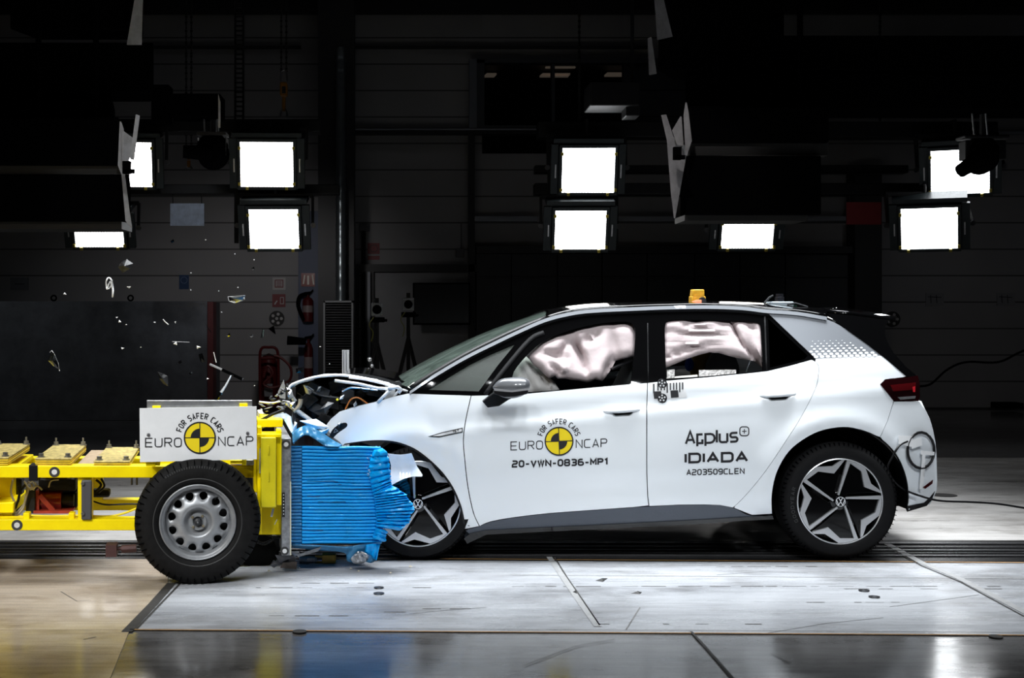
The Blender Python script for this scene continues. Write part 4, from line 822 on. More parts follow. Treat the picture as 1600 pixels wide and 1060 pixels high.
def ballast(x0, x1, yt, n, th):
    base = None
    for k in range(n):
        y = yt+k*th; q = B(); tb(q, x0+(k % 2)*.6, y, x1-(k % 2)*.5, y+th-.7, .25, 1.04); o = q.build('ballast_plate', PLY if k == 0 else PLE, TR, local=True, bevel=.003)
    for x, l in ((x0+8, .30), (x1-7, .30), (x0+6, .98), (x1-4, .98)):
        p = T(x if l < .5 else x, yt, .25); p = Vector((T(x, yt, .25).x, l, T(x, yt, .25).z)); b = B()
        b.lathe([(0, -.022), (.014, -.022), (.014, -.006), (.02, -.006), (.02, 0)], 8, Matrix.Translation(p) @ Matrix.Rotation(-PI/2, 4, 'X'))
        if l > .5: b.tube([p, p+Vector((0, 0, .045))], .006)
        b.build('ballast_bolt', STEEL, TR, local=True)
ballast(54.5, 111.3, 716.5, 4, 3.3); ballast(146, 203, 721, 3, 3.2); ballast(-45, 13, 715, 4, 3.3); ballast(-140, -82, 714, 4, 3.3)
# motor, battery and hoses slung in the frame
b = B(); M = Matrix.Translation(T(63, 783, .55)) @ Matrix.Rotation(-PI/2, 4, 'Z')
b.lathe([(0, 0), (.062, 0), (.062, .12), (0, .12)], 28, M); b.build('pump_motor', mat('red_pump_paint', (.30, .03, .025), .28, .3, .6, var=.2), TR, local=True)
b = B(); b.lathe([(0, .12), (.035, .12), (.035, .185), (0, .185)], 20, M); b.build('pump_shaft', BAY2, TR, local=True)
b = B(); tb(b, 52, 799, 112, 803, .42, .72); tb(b, 55, 767, 61, 800, .47, .62); b.bar(T(62, 774, .46), T(85, 800, .46), .026); b.build('pump_bracket', mat('red_oxide_bracket', (.42, .045, .02), .5, var=.4, scale=20), TR, local=True)
tpart('battery_box', [(40, 764, 55, 803, .45, .7)], BAY2, bevel=.005); tpart('control_box', [(60, 748, 118, 768, .5, .9), (95, 770, 120, 795, .6, .9)], BAY, bevel=.01); tpart('lamp_housing', [(143, 766, 171, 778, .5, .6)], BAY, bevel=.012)
tpart('rear_black_panel', [(24, 748, 34, 800, .7, .8)], BAY)
tpart('pipe_clip', [(36, 802, 46, 812, .27, .34)], YEL); tpart('pipe_clip', [(107, 802, 116, 812, .27, .34)], YEL)
rg = random.Random(3)
HB = mat('beige_hose', (.36, .32, .25), .55)
for pts, r, m in (([(20, 750), (17, 770), (24, 790), (20, 806)], .006, HB), ([(45, 762), (40, 780), (36, 795), (25, 806), (8, 810)], .007, HB), ([(43, 770), (36, 790), (20, 806), (0, 810)], .005, HB), ([(38, 752), (46, 764), (58, 760), (66, 766)], .005, HB),
                  ([(76, 762), (80, 752), (92, 750)], .004, HB), ([(28, 760), (30, 775), (24, 795)], .007, TRIM), ([(40, 758), (32, 768), (28, 785)], .007, TRIM),
                  ([(48, 806), (80, 807), (120, 806), (170, 807), (195, 802), (215, 794)], .006, YEL), ([(-60, 808), (-10, 806), (40, 808)], .007, YEL), ([(144, 783), (165, 789), (200, 788), (240, 789)], .005, BAY2), ([(150, 750), (158, 758), (150, 768)], .007, TRIM), ([(158, 748), (163, 760), (154, 770)], .006, TRIM)):
    b = B(); b.tube([T(x, y, .42) for x, y in cr(pts, 5)], r); b.build('hose', m, TR, local=True)
for k in range(7):
    b = B(); x = 44+rg.uniform(-6, 14); b.tube([T(a, c, .44) for a, c in cr([(x, 752+rg.uniform(0, 5)), (x+rg.uniform(-8, 8), 760), (x+rg.uniform(-10, 6), 766)], 4)], .0035); b.build('wire', ALU if k % 2 else HB, TR, local=True)
for x in (107, 206, 214): 
    b = B(); b.tube([T(x, 746, .4), T(x, 758 if x != 107 else 748, .4)], .006); b.build('hanging_bolt', STEEL, TR, local=True)
# front bulkhead, pillar, locker, barrier plate
tpart('bulkhead_pillar', [(402, 656, 442, 668, .40, .8), (402, 668, 409, 836, .16, .3), (432, 672, 440, 790, .16, .26), (396, 700, 402.5, 770, .2, .36)], YEL)
tpart('bulkhead_panel', [(404, 686, 440, 836, .26, .34)], YEL, bevel=.003); tpart('bulkhead_flange', [(402, 679, 439.5, 683.5, .12, .3)], YEL, bevel=.002)
lk = tpart('locker', [(407.5, 684, 431.5, 793.5, .10, .2)], YELG, bevel=.004, label='greenish yellow locker')
tpart('hinge', [(418.5, 697, 420.5, 711, .092, .1), (418.5, 738, 420.5, 753, .092, .1)], YELG, lk, .001)
tpart('white_strip', [(405, 701, 408.5, 740, .152, .16)], WHITE, bevel=0)
tpart('lower_bracket', [(402, 724.5, 402.8, 730, .2, .3), (360, 720, 402, 724, .22, .36), (385, 740, 404, 746, .24, .36), (405, 747, 408, 805, .15, .2)], YEL)
tpart('bracket_plate', [(381.5, 719, 398, 727.5, .20, .22)], GALV)
ALG = mat('grey_tape_strip', (.3, .3, .31), .5)
b = B(); b.bar(T(427, 795, .15), T(424, 808, .15), .012, .004); b.bar(T(433, 812, .15), T(429, 820, .15), .008, .003); b.build('grey_tape', ALG, TR, local=True)
bp = tpart('barrier_plate', [(440.2, 685.5, 454.8, 868.5, .17, 1.22)], GALV, bevel=.002, label='scratched grey barrier plate')
ttarget(447, 694.8, 7.2, .166, bp); ttarget(444.8, 861.5, 6.8, .166, bp)
tpart('dot_strip', [(440.8, 770, 445.2, 808.5, .166, .17)], INK, bp, 0)
for k in range(7): tpart('strip_dot', [(442.4, 773+k*5, 443.9, 774.6+k*5, .164, .166)], WHITE, bp, 0)
tpart('plate_edge_strip', [(453.3, 753, 455, 868, .165, .17)], mat('cream_strip', (.6, .58, .45), .5), bp, 0)
tpart('tow_beam', [(330, 838, 438, 862, .5, .75)], BAY, bevel=.01)
b = B()
for k in range(12):
    x = 400+k*3.3; b.ball(T(x, 845+5*math.sin(k*.45), .3), .011, 8, sq=(1.2, .5, .8))
b.build('safety_chain', BAY, TR, local=True)
for ly in (1.25,):
    b = B(); b.lathe([(.20, 0), (.30, 0), (.332, .03), (.334, .17), (.30, .2), (.2, .2)], 48, Matrix.Translation((0, ly, .333)), close=True); b.build('far_tyre', RUBBER2, TR, local=True)
b = B(); M = Matrix.Translation(T(405, 862, .5)); b.lathe([(.0, 0), (.10, 0), (.115, .02), (.115, .12), (0, .13)], 30, M); b.build('skid_roller', RUBBER2, TR, local=True)
# shield board with its lettering, aluminium bar behind it
b = B(); brd = [(218, 638.5), (400.8, 635.5), (401.3, 718), (300, 720.5), (218.8, 722.6)]; sheet(b, brd, lambda x, y: T(x, y, .05), (), 20, .012); sb = b.build('sign_board', WHITE, TR, local=True, smooth=30, label='white sign board')
tf = lambda x, y: T(x, y, .0475); tf2 = lambda x, y: T(x, y, .0462)
b = B(); text(b, 'EURO', 226.5, 284, 699.4, 15, 1.6, tf, W=.85, slope=-.005); text(b, 'NCAP', 340.5, 396, 697.6, 15.2, 1.6, tf, W=.85, slope=-.012)
arctext(b, 'FOR SAFER CARS', 312.2, 684.4, 30.2, 8.3, 1.5, 162, 17, tf); b.build('board_lettering', INK, sb, local=True)
disc_emblem(sb, 312.2, 684.4, 24.8, tf, tf2, local=True)
for x, y in ((232, 680), (387, 677.5)):
    b = B(); b.lathe([(0, -.007), (.007, -.006), (.010, 0)], 10, Matrix.Translation(T(x, y, .049))); b.build('board_bolt', STEEL, sb, local=True)
tpart('board_bar', [(229.5, 626, 394, 640, .085, .12)], ALU, bevel=.002); tpart('board_bracket', [(238, 634.5, 251, 640, .062, .085), (374, 631, 387, 637, .062, .085), (228, 720, 243, 729, .07, .2)], YEL, bevel=.002)
tpart('board_post', [(243, 640, 250, 728, .10, .14), (378, 640, 385, 728, .10, .14)], YEL)
b = B(); b.tube([T(x, y, .3) for x, y in ((213, 857), (190, 858.5))], .022, 12); b.tube([T(192, 858, .3), T(181, 858, .3)], .010); tb(b, 165, 852.5, 182, 871, .25, .36); b.build('tow_coupling', mat('dark_red_rust', (.07, .03, .028), .6, .3, var=.4), TR, local=True, smooth=30)
# steel wheel
WM = Matrix.Translation((0, 0, .333)); Rt = .334; rr = .2015
b = B(); b.lathe([(rr-.004, .02), (rr+.004, .008), (rr+.03, -.004), (rr+.07, -.004), (Rt-.03, .004), (Rt-.012, .016), (Rt-.002, .034), (Rt, .07), (Rt, .15), (Rt-.004, .18), (Rt-.03, .2), (rr, .2)], 96, WM); ty = b.build('tyre', RUBBER2, TR, local=True, smooth=50)
b = B()
for i in range(54):
    Q = WM @ Matrix.Rotation(2*PI*i/54, 4, 'Y'); b.cbox((Rt-.020, .020, 0), (.030, .045, .0028), Q); b.cbox((Rt-.0055, .085, .02), (.012, .05, .0035), Q)
b.build('tread_groove', BLK, ty, local=True, smooth=0)
b = B()
for y in (.055, .095, .135): b.lathe([(Rt+.0006, y), (Rt+.0006, y+.006)], 64, WM)
b.build('tread_groove', BLK, ty, local=True)
b = B()
for k in range(22):
    a = R(70+k*2.6); Q = WM @ Matrix.Rotation(-a, 4, 'Y'); b.cbox((Rt-.040, -.0005, 0), (.012, .006, .007), Q)
b.lathe([(rr+.028, -.0045), (rr+.031, -.0065), (rr+.034, -.0045)], 72, WM); b.build('sidewall_relief', mat('raised_worn_rubber', (.03, .03, .03), .6), ty, local=True)
b = B(); b.lathe([(rr, .012), (rr+.001, .001), (rr-.004, -.003), (rr-.009, 0), (rr-.011, .008), (rr-.018, .012), (rr-.022, .016), (rr-.027, .030), (rr-.031, .055), (rr-.04, .17)], 84, WM); rim = b.build('rim', STEELRIM, TR, local=True, smooth=50)
holes = []
for k in range(12):
    a = 2*PI*(k+.5)/12+R(3); c, s_ = math.cos(a), math.sin(a)
    h = []
    for j in range(18):
        q = 2*PI*j/18; u = .0205*math.cos(q); v = .0215*math.sin(q)*(1+.22*math.cos(q)); h.append((((.139+u)*c-v*s_), ((.139+u)*s_+v*c)))
    holes.append(h)
outer = [(.170*math.cos(2*PI*i/60), .170*math.sin(2*PI*i/60)) for i in range(60)]
DP = [(0, .040), (.03, .040), (.050, .046), (.062, .040), (.072, .018), (.086, .010), (.105, .015), (.135, .026), (.150, .030), (.160, .046), (.170, .052)]
b = B()
def discf(x, z):
    r = math.hypot(x, z); a = math.atan2(z, x); y = interp(r, DP)
    dmin = min(math.hypot(x-.139*math.cos(2*PI*(k+.5)/12+R(3)), z-.139*math.sin(2*PI*(k+.5)/12+R(3))) for k in range(12)); y += .006*math.exp(-((dmin-.021)/.006)**2)
    return WM @ Vector((x, y, z))
sheet(b, outer, discf, holes, .009, .004); b.build('rim_disc', STEELRIM, TR, local=True, smooth=60)
b = B(); b.lathe([(0, .09), (.19, .09)], 40, WM); b.build('brake_drum', BAY, TR, local=True)
b = B(); b.lathe([(0, .002), (.012, .004), (.019, .010), (.021, .03)], 24, WM); b.build('hub_cap', BAY2, rim, local=True); b = B(); b.lathe([(0, -.006), (.004, -.005), (.006, .004)], 12, WM); b.build('hub_tip', ALU, rim, local=True)
b = B(); b.lathe([(.028, .026), (.044, .024), (.046, .032)], 32, WM); b.build('hub_ring', STEELRIM, rim, local=True)
for k in range(4):
    a = R(50+90*k); b = B(); b.lathe([(0, .016), (.006, .016), (.0085, .022), (.0085, .03)], 6, WM @ Matrix.Translation((.037*math.cos(a), 0, .037*math.sin(a)))); b.build('lug_nut', mat('brassy_nut', (.35, .3, .2), .4, .8), rim, local=True)
b = B(); b.tube([WM @ Vector((.105, .015, .13)), WM @ Vector((.09, -.004, .125))], .004); b.build('valve_stem', BAY, rim, local=True)

# ---- the blue honeycomb barrier on the plate
rg = random.Random(8); NR = 29
def hrow(py, x1f, k, l0, l1, amp=.007):
    out = []
    for j in range(13):
        t = j/12; x = 455.2+(x1f-455.2)*t; out.append((x, py))
    return out
b = B(); rows = []
for k in range(NR*6+1):
    py = 697.5+(850-697.5)*k/(NR*6); ph = k % 6; dep = {0: .014, 1: .002, 2: 0, 3: -.001, 4: 0, 5: .002}[ph]; x1 = 594-4*math.sin((py-697)/40)+rg.uniform(-1, 1); row = []
    for j in range(21):
        x = 472+(x1-472)*j/20; wv = 1.3*noise.noise(Vector((x*.02, py*.02, 0)))+(py-775)*-.012*max(0, j-14)/6; row.append(T(x, py+wv, .245+dep+.006*noise.noise(Vector((x*.03, (k//6)*3.7, 5)))))
    xe = 566 if py < 860 else x1; row.append(T(x1, py, .30)); row.append(T(min(x1, 580), py, .42)); row.append(T(568, py, .5)); e = row[-1]; row.append(Vector((e.x, 1.22, e.z))); s_ = T(472, py, .25); row.append(Vector((s_.x, 1.22, s_.z)))
    for q_ in range(22, len(row)): row[q_] = row[q_]-Vector((0, 0, (.04 if q_ == 22 else .13)*max(0, 1-k/(2.4*NR))))
    rows.append(row)
b.grid(rows, closed=True); n = len(rows[0]); b.f.append(tuple(range(n))); b.f.append(tuple(range(n*(len(rows)-1), n*len(rows))))
hb = b.build('honeycomb_block', BLUE, TR, local=True, smooth=50, label='blue layered barrier block')
BLUE2 = mat('darker_blue_barrier', (.002, .20, .50), .45, 0, .15, var=.25, scale=9)
b = B(); rows = []
for k in range(NR*6+1):
    py = 697+(851-697)*k/(NR*6); ph = (k+2) % 6; dep = {0: .012, 1: .002, 2: 0, 3: 0, 4: 0, 5: .002}[ph]; rows.append([T(455.2, py, .25+dep), T(463, py, .25+dep), T(471.3, py, .25+dep), T(471.3, py, .252)+Vector((0, .9, -.13*max(0, 1-k/(3.6*NR)))), T(455.2, py, .252)+Vector((0, .9, -.13*max(0, 1-k/(3.6*NR))))])
b.grid(rows, closed=True); n = 5; b.f.append(tuple(range(n))); b.f.append(tuple(range(n*(len(rows)-1), n*len(rows)))); b.build('honeycomb_backing', BLUE2, TR, local=True, smooth=50)
b = B()
for x0, y, x1 in ((497, 784.5, 540), (480, 752, 522), (522, 753, 528), (522, 757, 534), (472, 829, 505), (545, 764, 580), (480, 776, 500)):
    ribbon(b, [(x0, y), ((x0+x1)/2, y+.4), (x1, y)], 1.0, lambda x, y: T(x, y, .243))
b.build('split_line', mat('blue_shadow_gap', (.004, .05, .13), .7), hb, local=True)
# crushed leading face: fanned pleats
def pleats(name, Lc, Rc, n, l0, amp, seed, m=BLUE, th=.14):
    rg = random.Random(seed); b = B(); rows = []; N = n*4
    for k in range(N+1):
        t = k/N; a = Lc(t); c = Rc(t); dep = {0: amp, 1: .001, 2: -amp*.12, 3: .001}[k % 4]; row = []; jit = rg.uniform(-1.8, 1.8) if k % 4 == 2 else (-2 if k % 4 == 0 else 0)
        for j in range(11):
            s_ = j/10; x = a[0]+(c[0]+jit-a[0])*s_; y = a[1]+(c[1]-a[1])*s_+1.6*noise.noise(Vector((s_*3, (k//2)*1.3, seed)))*s_
            row.append(T(x, y, l0+dep*(1+.4*rg.uniform(-1, 1))-.035*math.sin(PI*min(1, s_*1.15))+.012*noise.noise(Vector((s_*4, k*.5, seed+3)))))
        row.append(row[-1]+Vector((-.02, th, 0))); row.append(row[0]+Vector((0, th, 0))); rows.append(row)
    b.grid(rows, closed=True); q = len(rows[0]); b.f.append(tuple(range(q))); b.f.append(tuple(range(q*N, q*N+q))); return b.build(name, m, TR, local=True, smooth=28)
lerp2 = lambda pts: (lambda t: (interp(t, [(p[0], p[1]) for p in pts]), interp(t, [(p[0], p[2]) for p in pts])))
pleats('crushed_face', lerp2([(0, 584, 705), (.3, 577, 730), (.6, 580, 757), (1, 584, 775)]), lerp2([(0, 600, 701), (.12, 607, 712), (.4, 610, 734), (.7, 611, 752), (1, 613, 760)]), 8, .215, .014, 4)
pleats('crushed_face', lerp2([(0, 584, 770), (.4, 587, 790), (.8, 589, 812), (1, 588, 824)]), lerp2([(0, 617, 761), (.15, 633, 771), (.3, 638, 779), (.5, 645, 788), (.62, 648, 799), (.72, 641, 806), (.85, 641, 815), (1, 627, 829)]), 13, .205, .016, 9)
pleats('crushed_corner', lerp2([(0, 590, 826), (1, 583, 842)]), lerp2([(0, 606, 830), (1, 602, 847)]), 3, .19, .010, 5)
b = B(); rg = random.Random(2)
for k in range(26):
    y = 712+k*1.9; x = 577+rg.uniform(-1.5, 2.5)-2*math.sin(k*.2); q = [T(x+rg.uniform(-2, 2), y+rg.uniform(-1.5, 1.5), .195+rg.uniform(0, .01)) for _ in range(3)]; b.add(q+[p+Vector((0, .004, 0)) for p in q], [(0, 1, 2), (3, 4, 5)])
b.build('torn_foil_edge', ALU, TR, local=True, smooth=0)
# blue cladding torn upward and downward
def tsheet(name, rows_, m, thick=.005, label=None):
    b = B(); b.grid([[T(*p) for p in r] for r in rows_]); return b.build(name, m, TR, local=True, smooth=60, solid=thick, label=label)
def strip3(top, bot, l0, l1, n=5, rnd=.012, seed=1):
    rg = random.Random(seed); tp = cr(top, n); bt = cr(bot, n); rows = []
    for i in range(5):
        s_ = i/4; rows.append([(a[0]+(c[0]-a[0])*s_, a[1]+(c[1]-a[1])*s_, l0+(l1-l0)*s_+rnd*noise.noise(Vector((k*.35, s_*2, seed)))*3) for k, (a, c) in enumerate(zip(tp, bt))])
    return rows
tsheet('torn_cladding', strip3([(456, 676), (470, 668), (482, 666), (500, 675), (520, 688), (534, 696)], [(458, 694), (470, 683), (480, 680), (492, 686), (508, 697), (528, 699)], .30, .22, seed=3), BLUED, label='torn blue cladding sheet')
tsheet('torn_cladding', strip3([(443, 655), (452, 650), (458, 660), (462, 668)], [(455, 676), (460, 684), (457, 690), (460, 694)], .5, .3, seed=5), MATS['blue_white_panel'])
tsheet('torn_cladding', strip3([(402, 664), (420, 655), (440, 645), (455, 652)], [(402, 672), (425, 664), (445, 655), (456, 668)], .6, .5, seed=8), mat('pale_blue_torn_metal', (.45, .52, .58), .35, .3), label='pale torn sheet above the pillar')
b = B(); ribbon(b, [(402, 660), (425, 648), (443, 641), (446, 645)], 4.5, lambda x, y: T(x, y, .45)); b.build('black_rubber_strip', BAY, TR, local=True, solid=.01)
tsheet('hanging_cladding', strip3([(456, 851), (500, 853), (540, 855), (560, 852), (590, 850)], [(456, 856), (500, 860), (538, 864), (545, 878), (580, 876)], .24, .28, seed=6, rnd=.006), BLUED)
tsheet('hanging_cladding', strip3([(572, 852), (585, 850), (594, 850)], [(570, 864), (582, 872), (588, 876)], .22, .24, seed=7), BLUE)
tsheet('hanging_cladding', strip3([(548, 874), (556, 864), (564, 862), (577, 868)], [(552, 880), (560, 881), (570, 879), (576, 872)], .22, .24, seed=9), ALU, label='shiny torn flap')
tsheet('hanging_cladding', strip3([(562, 866), (580, 862), (590, 856)], [(560, 873), (578, 880), (589, 874)], .25, .25, seed=10), BLUED)
for pts, m, ly in (([(453, 862), (466, 862), (469, 866), (461, 870), (453, 867)], GALV, .2), ([(463, 868), (502, 855), (497, 862), (466, 871)], GALV, .22), ([(430, 868), (463, 870), (461, 883), (437, 880)], mat('grey_scrap', (.18, .18, .19), .4, .5), .3), ([(442, 880), (464, 878), (463, 890), (438, 888)], mat('brown_scrap', (.13, .10, .08), .6), .28), ([(427, 876), (440, 880), (428, 888), (422, 884)], MATS['grey_scrap'], .3)):
    b = B(); q = [T(x, y, ly+.02*((i*7) % 3)) for i, (x, y) in enumerate(pts)]; n = len(q); b.add(q+[p+Vector((0, .006, 0)) for p in q], [tuple(range(n)), tuple(range(2*n-1, n-1, -1))]+[(i, i+n, (i+1) % n+n, (i+1) % n) for i in range(n)]); b.build('torn_metal_scrap', m, TR, local=True, smooth=0)
cz = thing('floor_coupling', 'yellow and grey steel coupling on the floor under the blue barrier', 'coupling', tuple(G(500, 882)))
b = B(); YY = G(500, 882).y; b.hexa([P(503, 881, YY), P(524, 881, YY), P(524, 868, YY), P(503, 868, YY)]+[p+Vector((0, .08, 0)) for p in (P(503, 881, YY), P(524, 881, YY), P(524, 868, YY), P(503, 868, YY))]); b.bar(P(505, 879, YY+.03), P(492, 879, YY+.03), .012); b.bar(P(505, 870, YY+.03), P(492, 870, YY+.03), .012); b.build('coupling_body', mat('dirty_yellow_metal', (.42, .24, .02), .5, .2, var=.5), cz, bevel=.003, smooth=30)
b = B(); b.tube([P(495, 875, YY+.03), P(468, 875, YY+.03)], [.017, .022], 14); b.bar(P(480, 875, YY), P(492, 875, YY), .02); b.build('coupling_rod', GALV, cz)

rg = random.Random(31)
for k in range(26):
    x = rg.uniform(403, 452); y = 650-(x-403)*.25-rg.uniform(0, 34)*(.5+(x-403)/100); r = rg.uniform(3, 8); a = rg.uniform(-.5, .5); hgt = rg.uniform(.8, 3)
    pts = [(x-r*math.cos(a), y-r*math.sin(a)), (x, y-hgt), (x+r*math.cos(a), y+r*math.sin(a)), (x+rg.uniform(-2, 2), y+hgt)]
    b = B(); shard_px(b, pts, 7.55+rg.uniform(-.1, .3), .005, .02, k); b.build(('broken_bracket', 'lamp_reflector', 'lens_fragment')[k % 3], (BAY, ALU, BAY2, MATS['grey_scrap'], BAY)[k % 5], CAR, smooth=0)
b = B(); shard_px(b, [(402, 641), (409, 640), (412, 647), (404, 653), (402, 650)], 7.4, .006, .02, 3); b.build('torn_panel', CW, CAR, smooth=0)
b = B(); b.tube([P(x, y, 7.6) for x, y in cr([(405, 628), (425, 630), (440, 627), (453, 629)], 4)], .006); b.build('wiring_loom', ALU, CAR)
# ============================================================ small things on the car
bc = thing('beacon_box', 'small orange-yellow sensor block with red wires on the black roof', 'sensor', tuple(P(1091, 474.5, 8.1)))
b = B(); Y = 8.1
b.hexa([P(1080.5, 476, Y), P(1104, 476, Y), P(1102.5, 463, Y), P(1081, 463, Y)]+[p+Vector((0, .09, 0)) for p in (P(1080.5, 476, Y), P(1104, 476, Y), P(1102.5, 463, Y), P(1081, 463, Y))])
b.hexa([P(1081.5, 464, Y), P(1101, 464, Y), P(1100.5, 452.5, Y), P(1083, 452.5, Y)]+[p+Vector((0, .08, 0)) for p in (P(1081.5, 464, Y), P(1101, 464, Y), P(1100.5, 452.5, Y), P(1083, 452.5, Y))])
b.build('block', mat('orange_yellow_cast', (.80, .42, .02), .45, var=.3, scale=40), bc, bevel=.005, smooth=30)
b = B(); b.lathe([(0, 0), (.022, 0), (.024, .02)], 16, Matrix.Translation(P(1098, 470, Y-.012))); b.build('socket', BAY2, bc)
for k in range(3):
    b = B(); b.tube([P(x, y, Y-.02-.01*k) for x, y in cr([(1096, 470+k), (1088, 470+k), (1080, 473+k), (1073, 475.5)], 4)], .005); b.build('wire', mat('orange_red_wire', (.55, .12, .04), .5), bc)
rs = thing('antenna_unit', 'grey antenna unit on a green circuit board at the rear of the roof', 'antenna', tuple(P(1218, 478, 8.15)))
Y = 8.15
b = B(); b.box(P(1203, 479.5, Y), P(1232, 472, Y+.12)); b.build('housing', mat('grey_unit', (.36, .42, .46), .4, .3), rs, bevel=.006, smooth=30)
b = B(); b.box(P(1196, 481.5, Y-.01), P(1234, 478.5, Y+.14)); b.build('circuit_board', mat('circuit_green', (.02, .13, .08), .4), rs)
b = B(); b.lathe([(0, .05), (.024, .05), (.024, .03), (.03, .028), (.03, 0)], 18, Matrix.Translation(P(1218, 471.5, Y+.05)) @ Matrix.Rotation(PI/2, 4, 'X')); b.build('knob', mat('dark_knob', (.05, .05, .06), .2, .7), rs)
b = B(); b.tube([P(x, y, Y) for x, y in ((1190, 479), (1202, 465), (1208, 462))], .006); b.build('cable', BAY2, rs); b = B(); b.tube([P(x, y, Y) for x, y in ((1230, 476), (1243, 474), (1262, 480))], .006); b.build('cable', BAY2, rs)
cb = B(); pts = []
for k in range(60):
    a = 2*PI*k/20+1.2; r = (1+.02*(k//20)); pts.append(car(1439+(20.5*r)*math.cos(a)*1.0, 704-27.5*r*math.sin(a), -.015-.006*(k//20)))
cab = B(); cab.tube(pts, .0065, 8); tag(cab.build('coiled_cable', TRIM), 'coil of black cable taped to the rear bumper', 'cable'); cab = B()
b2 = cr([(1418, 690), (1405, 697), (1394, 715), (1387, 732), (1395, 750), (1412, 765), (1440, 776), (1470, 783), (1520, 785), (1560, 788), (1605, 795), (1680, 808)], 5)
cab.tube([car(min(x, 1455), y, -.03) if x < 1440 else P(x, y, 7.62+(x-1440)*.0022) for x, y in b2], .0062, 8)
tag(cab.build('cable', TRIM), 'black cable hanging from the taped coil past the rear wheel and off to the right', 'cable')
for poly, lab in (([(1404, 681), (1426, 682), (1425, 699), (1404, 694)], 'white tape patch at the upper left of the cable coil'), ([(1424, 688), (1440, 684), (1441, 696), (1425, 702)], 'white tape patch overlapping the other, inside the coil'),
                  ([(1439, 704.5), (1460, 706.5), (1460, 712), (1439, 711)], 'short white tape strip across the right side of the coil'), ([(1441, 711), (1446, 711), (1445, 742), (1441, 765), (1436.5, 765), (1439, 738)], 'long white tape strip running down over the bumper')):
    b = B(); sheet(b, poly, lambda x, y: car(x, y, -.034), (), 6, .002); tag(b.build('tape_strip', mat('white_tape', (.82, .83, .84), .6)), lab, 'tape')

# ============================================================ back of the hall
WP = mat('grey_wall_panel', (.30, .30, .31), .6, var=.08, scale=3); WPL = mat('wall_panel_seam', (.05, .05, .05), .7)
def wbox(b, x0, y0, x1, y1, Y, d): return b.hexa([P(x0, y1, Y), P(x1, y1, Y), P(x1, y0, Y), P(x0, y0, Y)]+[p+Vector((0, d, 0)) for p in (P(x0, y1, Y), P(x1, y1, Y), P(x1, y0, Y), P(x0, y0, Y))])
def struct(name, boxes, m, bevel=0):
    b = B()
    for q in boxes: wbox(b, *q)
    return tag(b.build(name, m, smooth=0, bevel=bevel), kind='structure')
def panelwall():
    m = bpy.data.materials.new('panelled_wall'); m.use_nodes = True; nt = m.node_tree; b = nt.nodes['Principled BSDF']; L = nt.links.new; b.inputs['Roughness'].default_value = .65
    tc = nt.nodes.new('ShaderNodeTexCoord'); sp = nt.nodes.new('ShaderNodeSeparateXYZ'); L(tc.outputs['Object'], sp.inputs[0])
    a = nt.nodes.new('ShaderNodeMath'); a.operation = 'MODULO'; a.inputs[1].default_value = .42; L(sp.outputs[2], a.inputs[0])
    c = nt.nodes.new('ShaderNodeMath'); c.operation = 'LESS_THAN'; c.inputs[1].default_value = .022; L(a.outputs[0], c.inputs[0])
    n = nt.nodes.new('ShaderNodeTexNoise'); n.inputs['Scale'].default_value = 1.2; L(tc.outputs['Object'], n.inputs[0])
    r = nt.nodes.new('ShaderNodeValToRGB'); r.color_ramp.elements[0].color = (.26, .255, .26, 1); r.color_ramp.elements[1].color = (.36, .35, .355, 1); L(n.outputs[0], r.inputs[0])
    x = nt.nodes.new('ShaderNodeMix'); x.data_type = 'RGBA'; L(c.outputs[0], x.inputs[0]); L(r.outputs[0], x.inputs[6]); x.inputs[7].default_value = (.09, .09, .09, 1); L(x.outputs[2], b.inputs['Base Color']); return m
PW = panelwall()
b = B(); b.box((-9, WY, 0), (1.15, WY+.2, 7)); tag(b.build('wall_back', PW, smooth=0), kind='structure')
b = B(); b.box((3.4, WY, 0), (7.5, WY+.2, 7)); b.box((7.5, WY, 0), (12, WY+.2, 7)); tag(b.build('wall_back', PW, smooth=0), kind='structure')
b = B(); b.box((1.15, WY, 3.05), (3.4, WY+.2, 4.05)); b.box((1.15, WY, 0), (3.4, WY+.2, 3.05)); b.box((1.15, WY, 5.5), (3.4, WY+.2, 7)); b.box((3.4-.001, WY, 3.0), (3.4, WY+.2, 7)); tag(b.build('wall_back', PW, smooth=0), kind='structure')
b = B(); b.box((-14, 1, -.1), (-13.8, WY, 7)); tag(b.build('wall_left', PW, smooth=0), kind='structure')
BM = mat('black_steelwork', (.010, .010, .012), .5); DOORM = mat('dark_door_panels', (.035, .037, .042), .5, var=.2, scale=2)
struct('trim_6', [(-300, -40, 1900, 16, 20.1, .3), (550, 71, 1012, 75, 20.3, .1), (215, 71, 470, 75, 20.3, .1), (553, 200, 842, 209, 20.2, .2), (1300, -20, 1900, 10, 20.0, .2)], BM)
struct('trim_6', [(497, -60, 553, 640, 19.4, .5), (732, 208, 742, 640, 20.2, .2), (1336, 260, 1378, 640, 20.0, .4)], BM)
struct('trim_7', [(733.5, 92, 745, 200, 20.2, .2)], mat('grey_steel_post', (.16, .17, .2), .5))
struct('trim_7', [(466, 330, 497, 640, 20.1, .3)], mat('blue_grey_post', (.055, .075, .14), .5))
struct('trim_8', [(553, 413, 745, 425, 20.2, .25), (553, 425, 560, 640, 20.2, .25), (571, 425, 584, 640, 20.2, .2)], BM)
struct('trim_9', [(574, 425, 578.5, 600, 20.1, .1), (742, 338, 840, 346, 20.15, .2), (942, 338, 1126, 346, 20.15, .2), (1210, 338, 1340, 345, 20.15, .2), (1390, 205, 1700, 209, 20.3, .1), (553, 201, 842, 203, 20.15, .05)], mat('pale_steel_edge', (.30, .32, .36), .5))
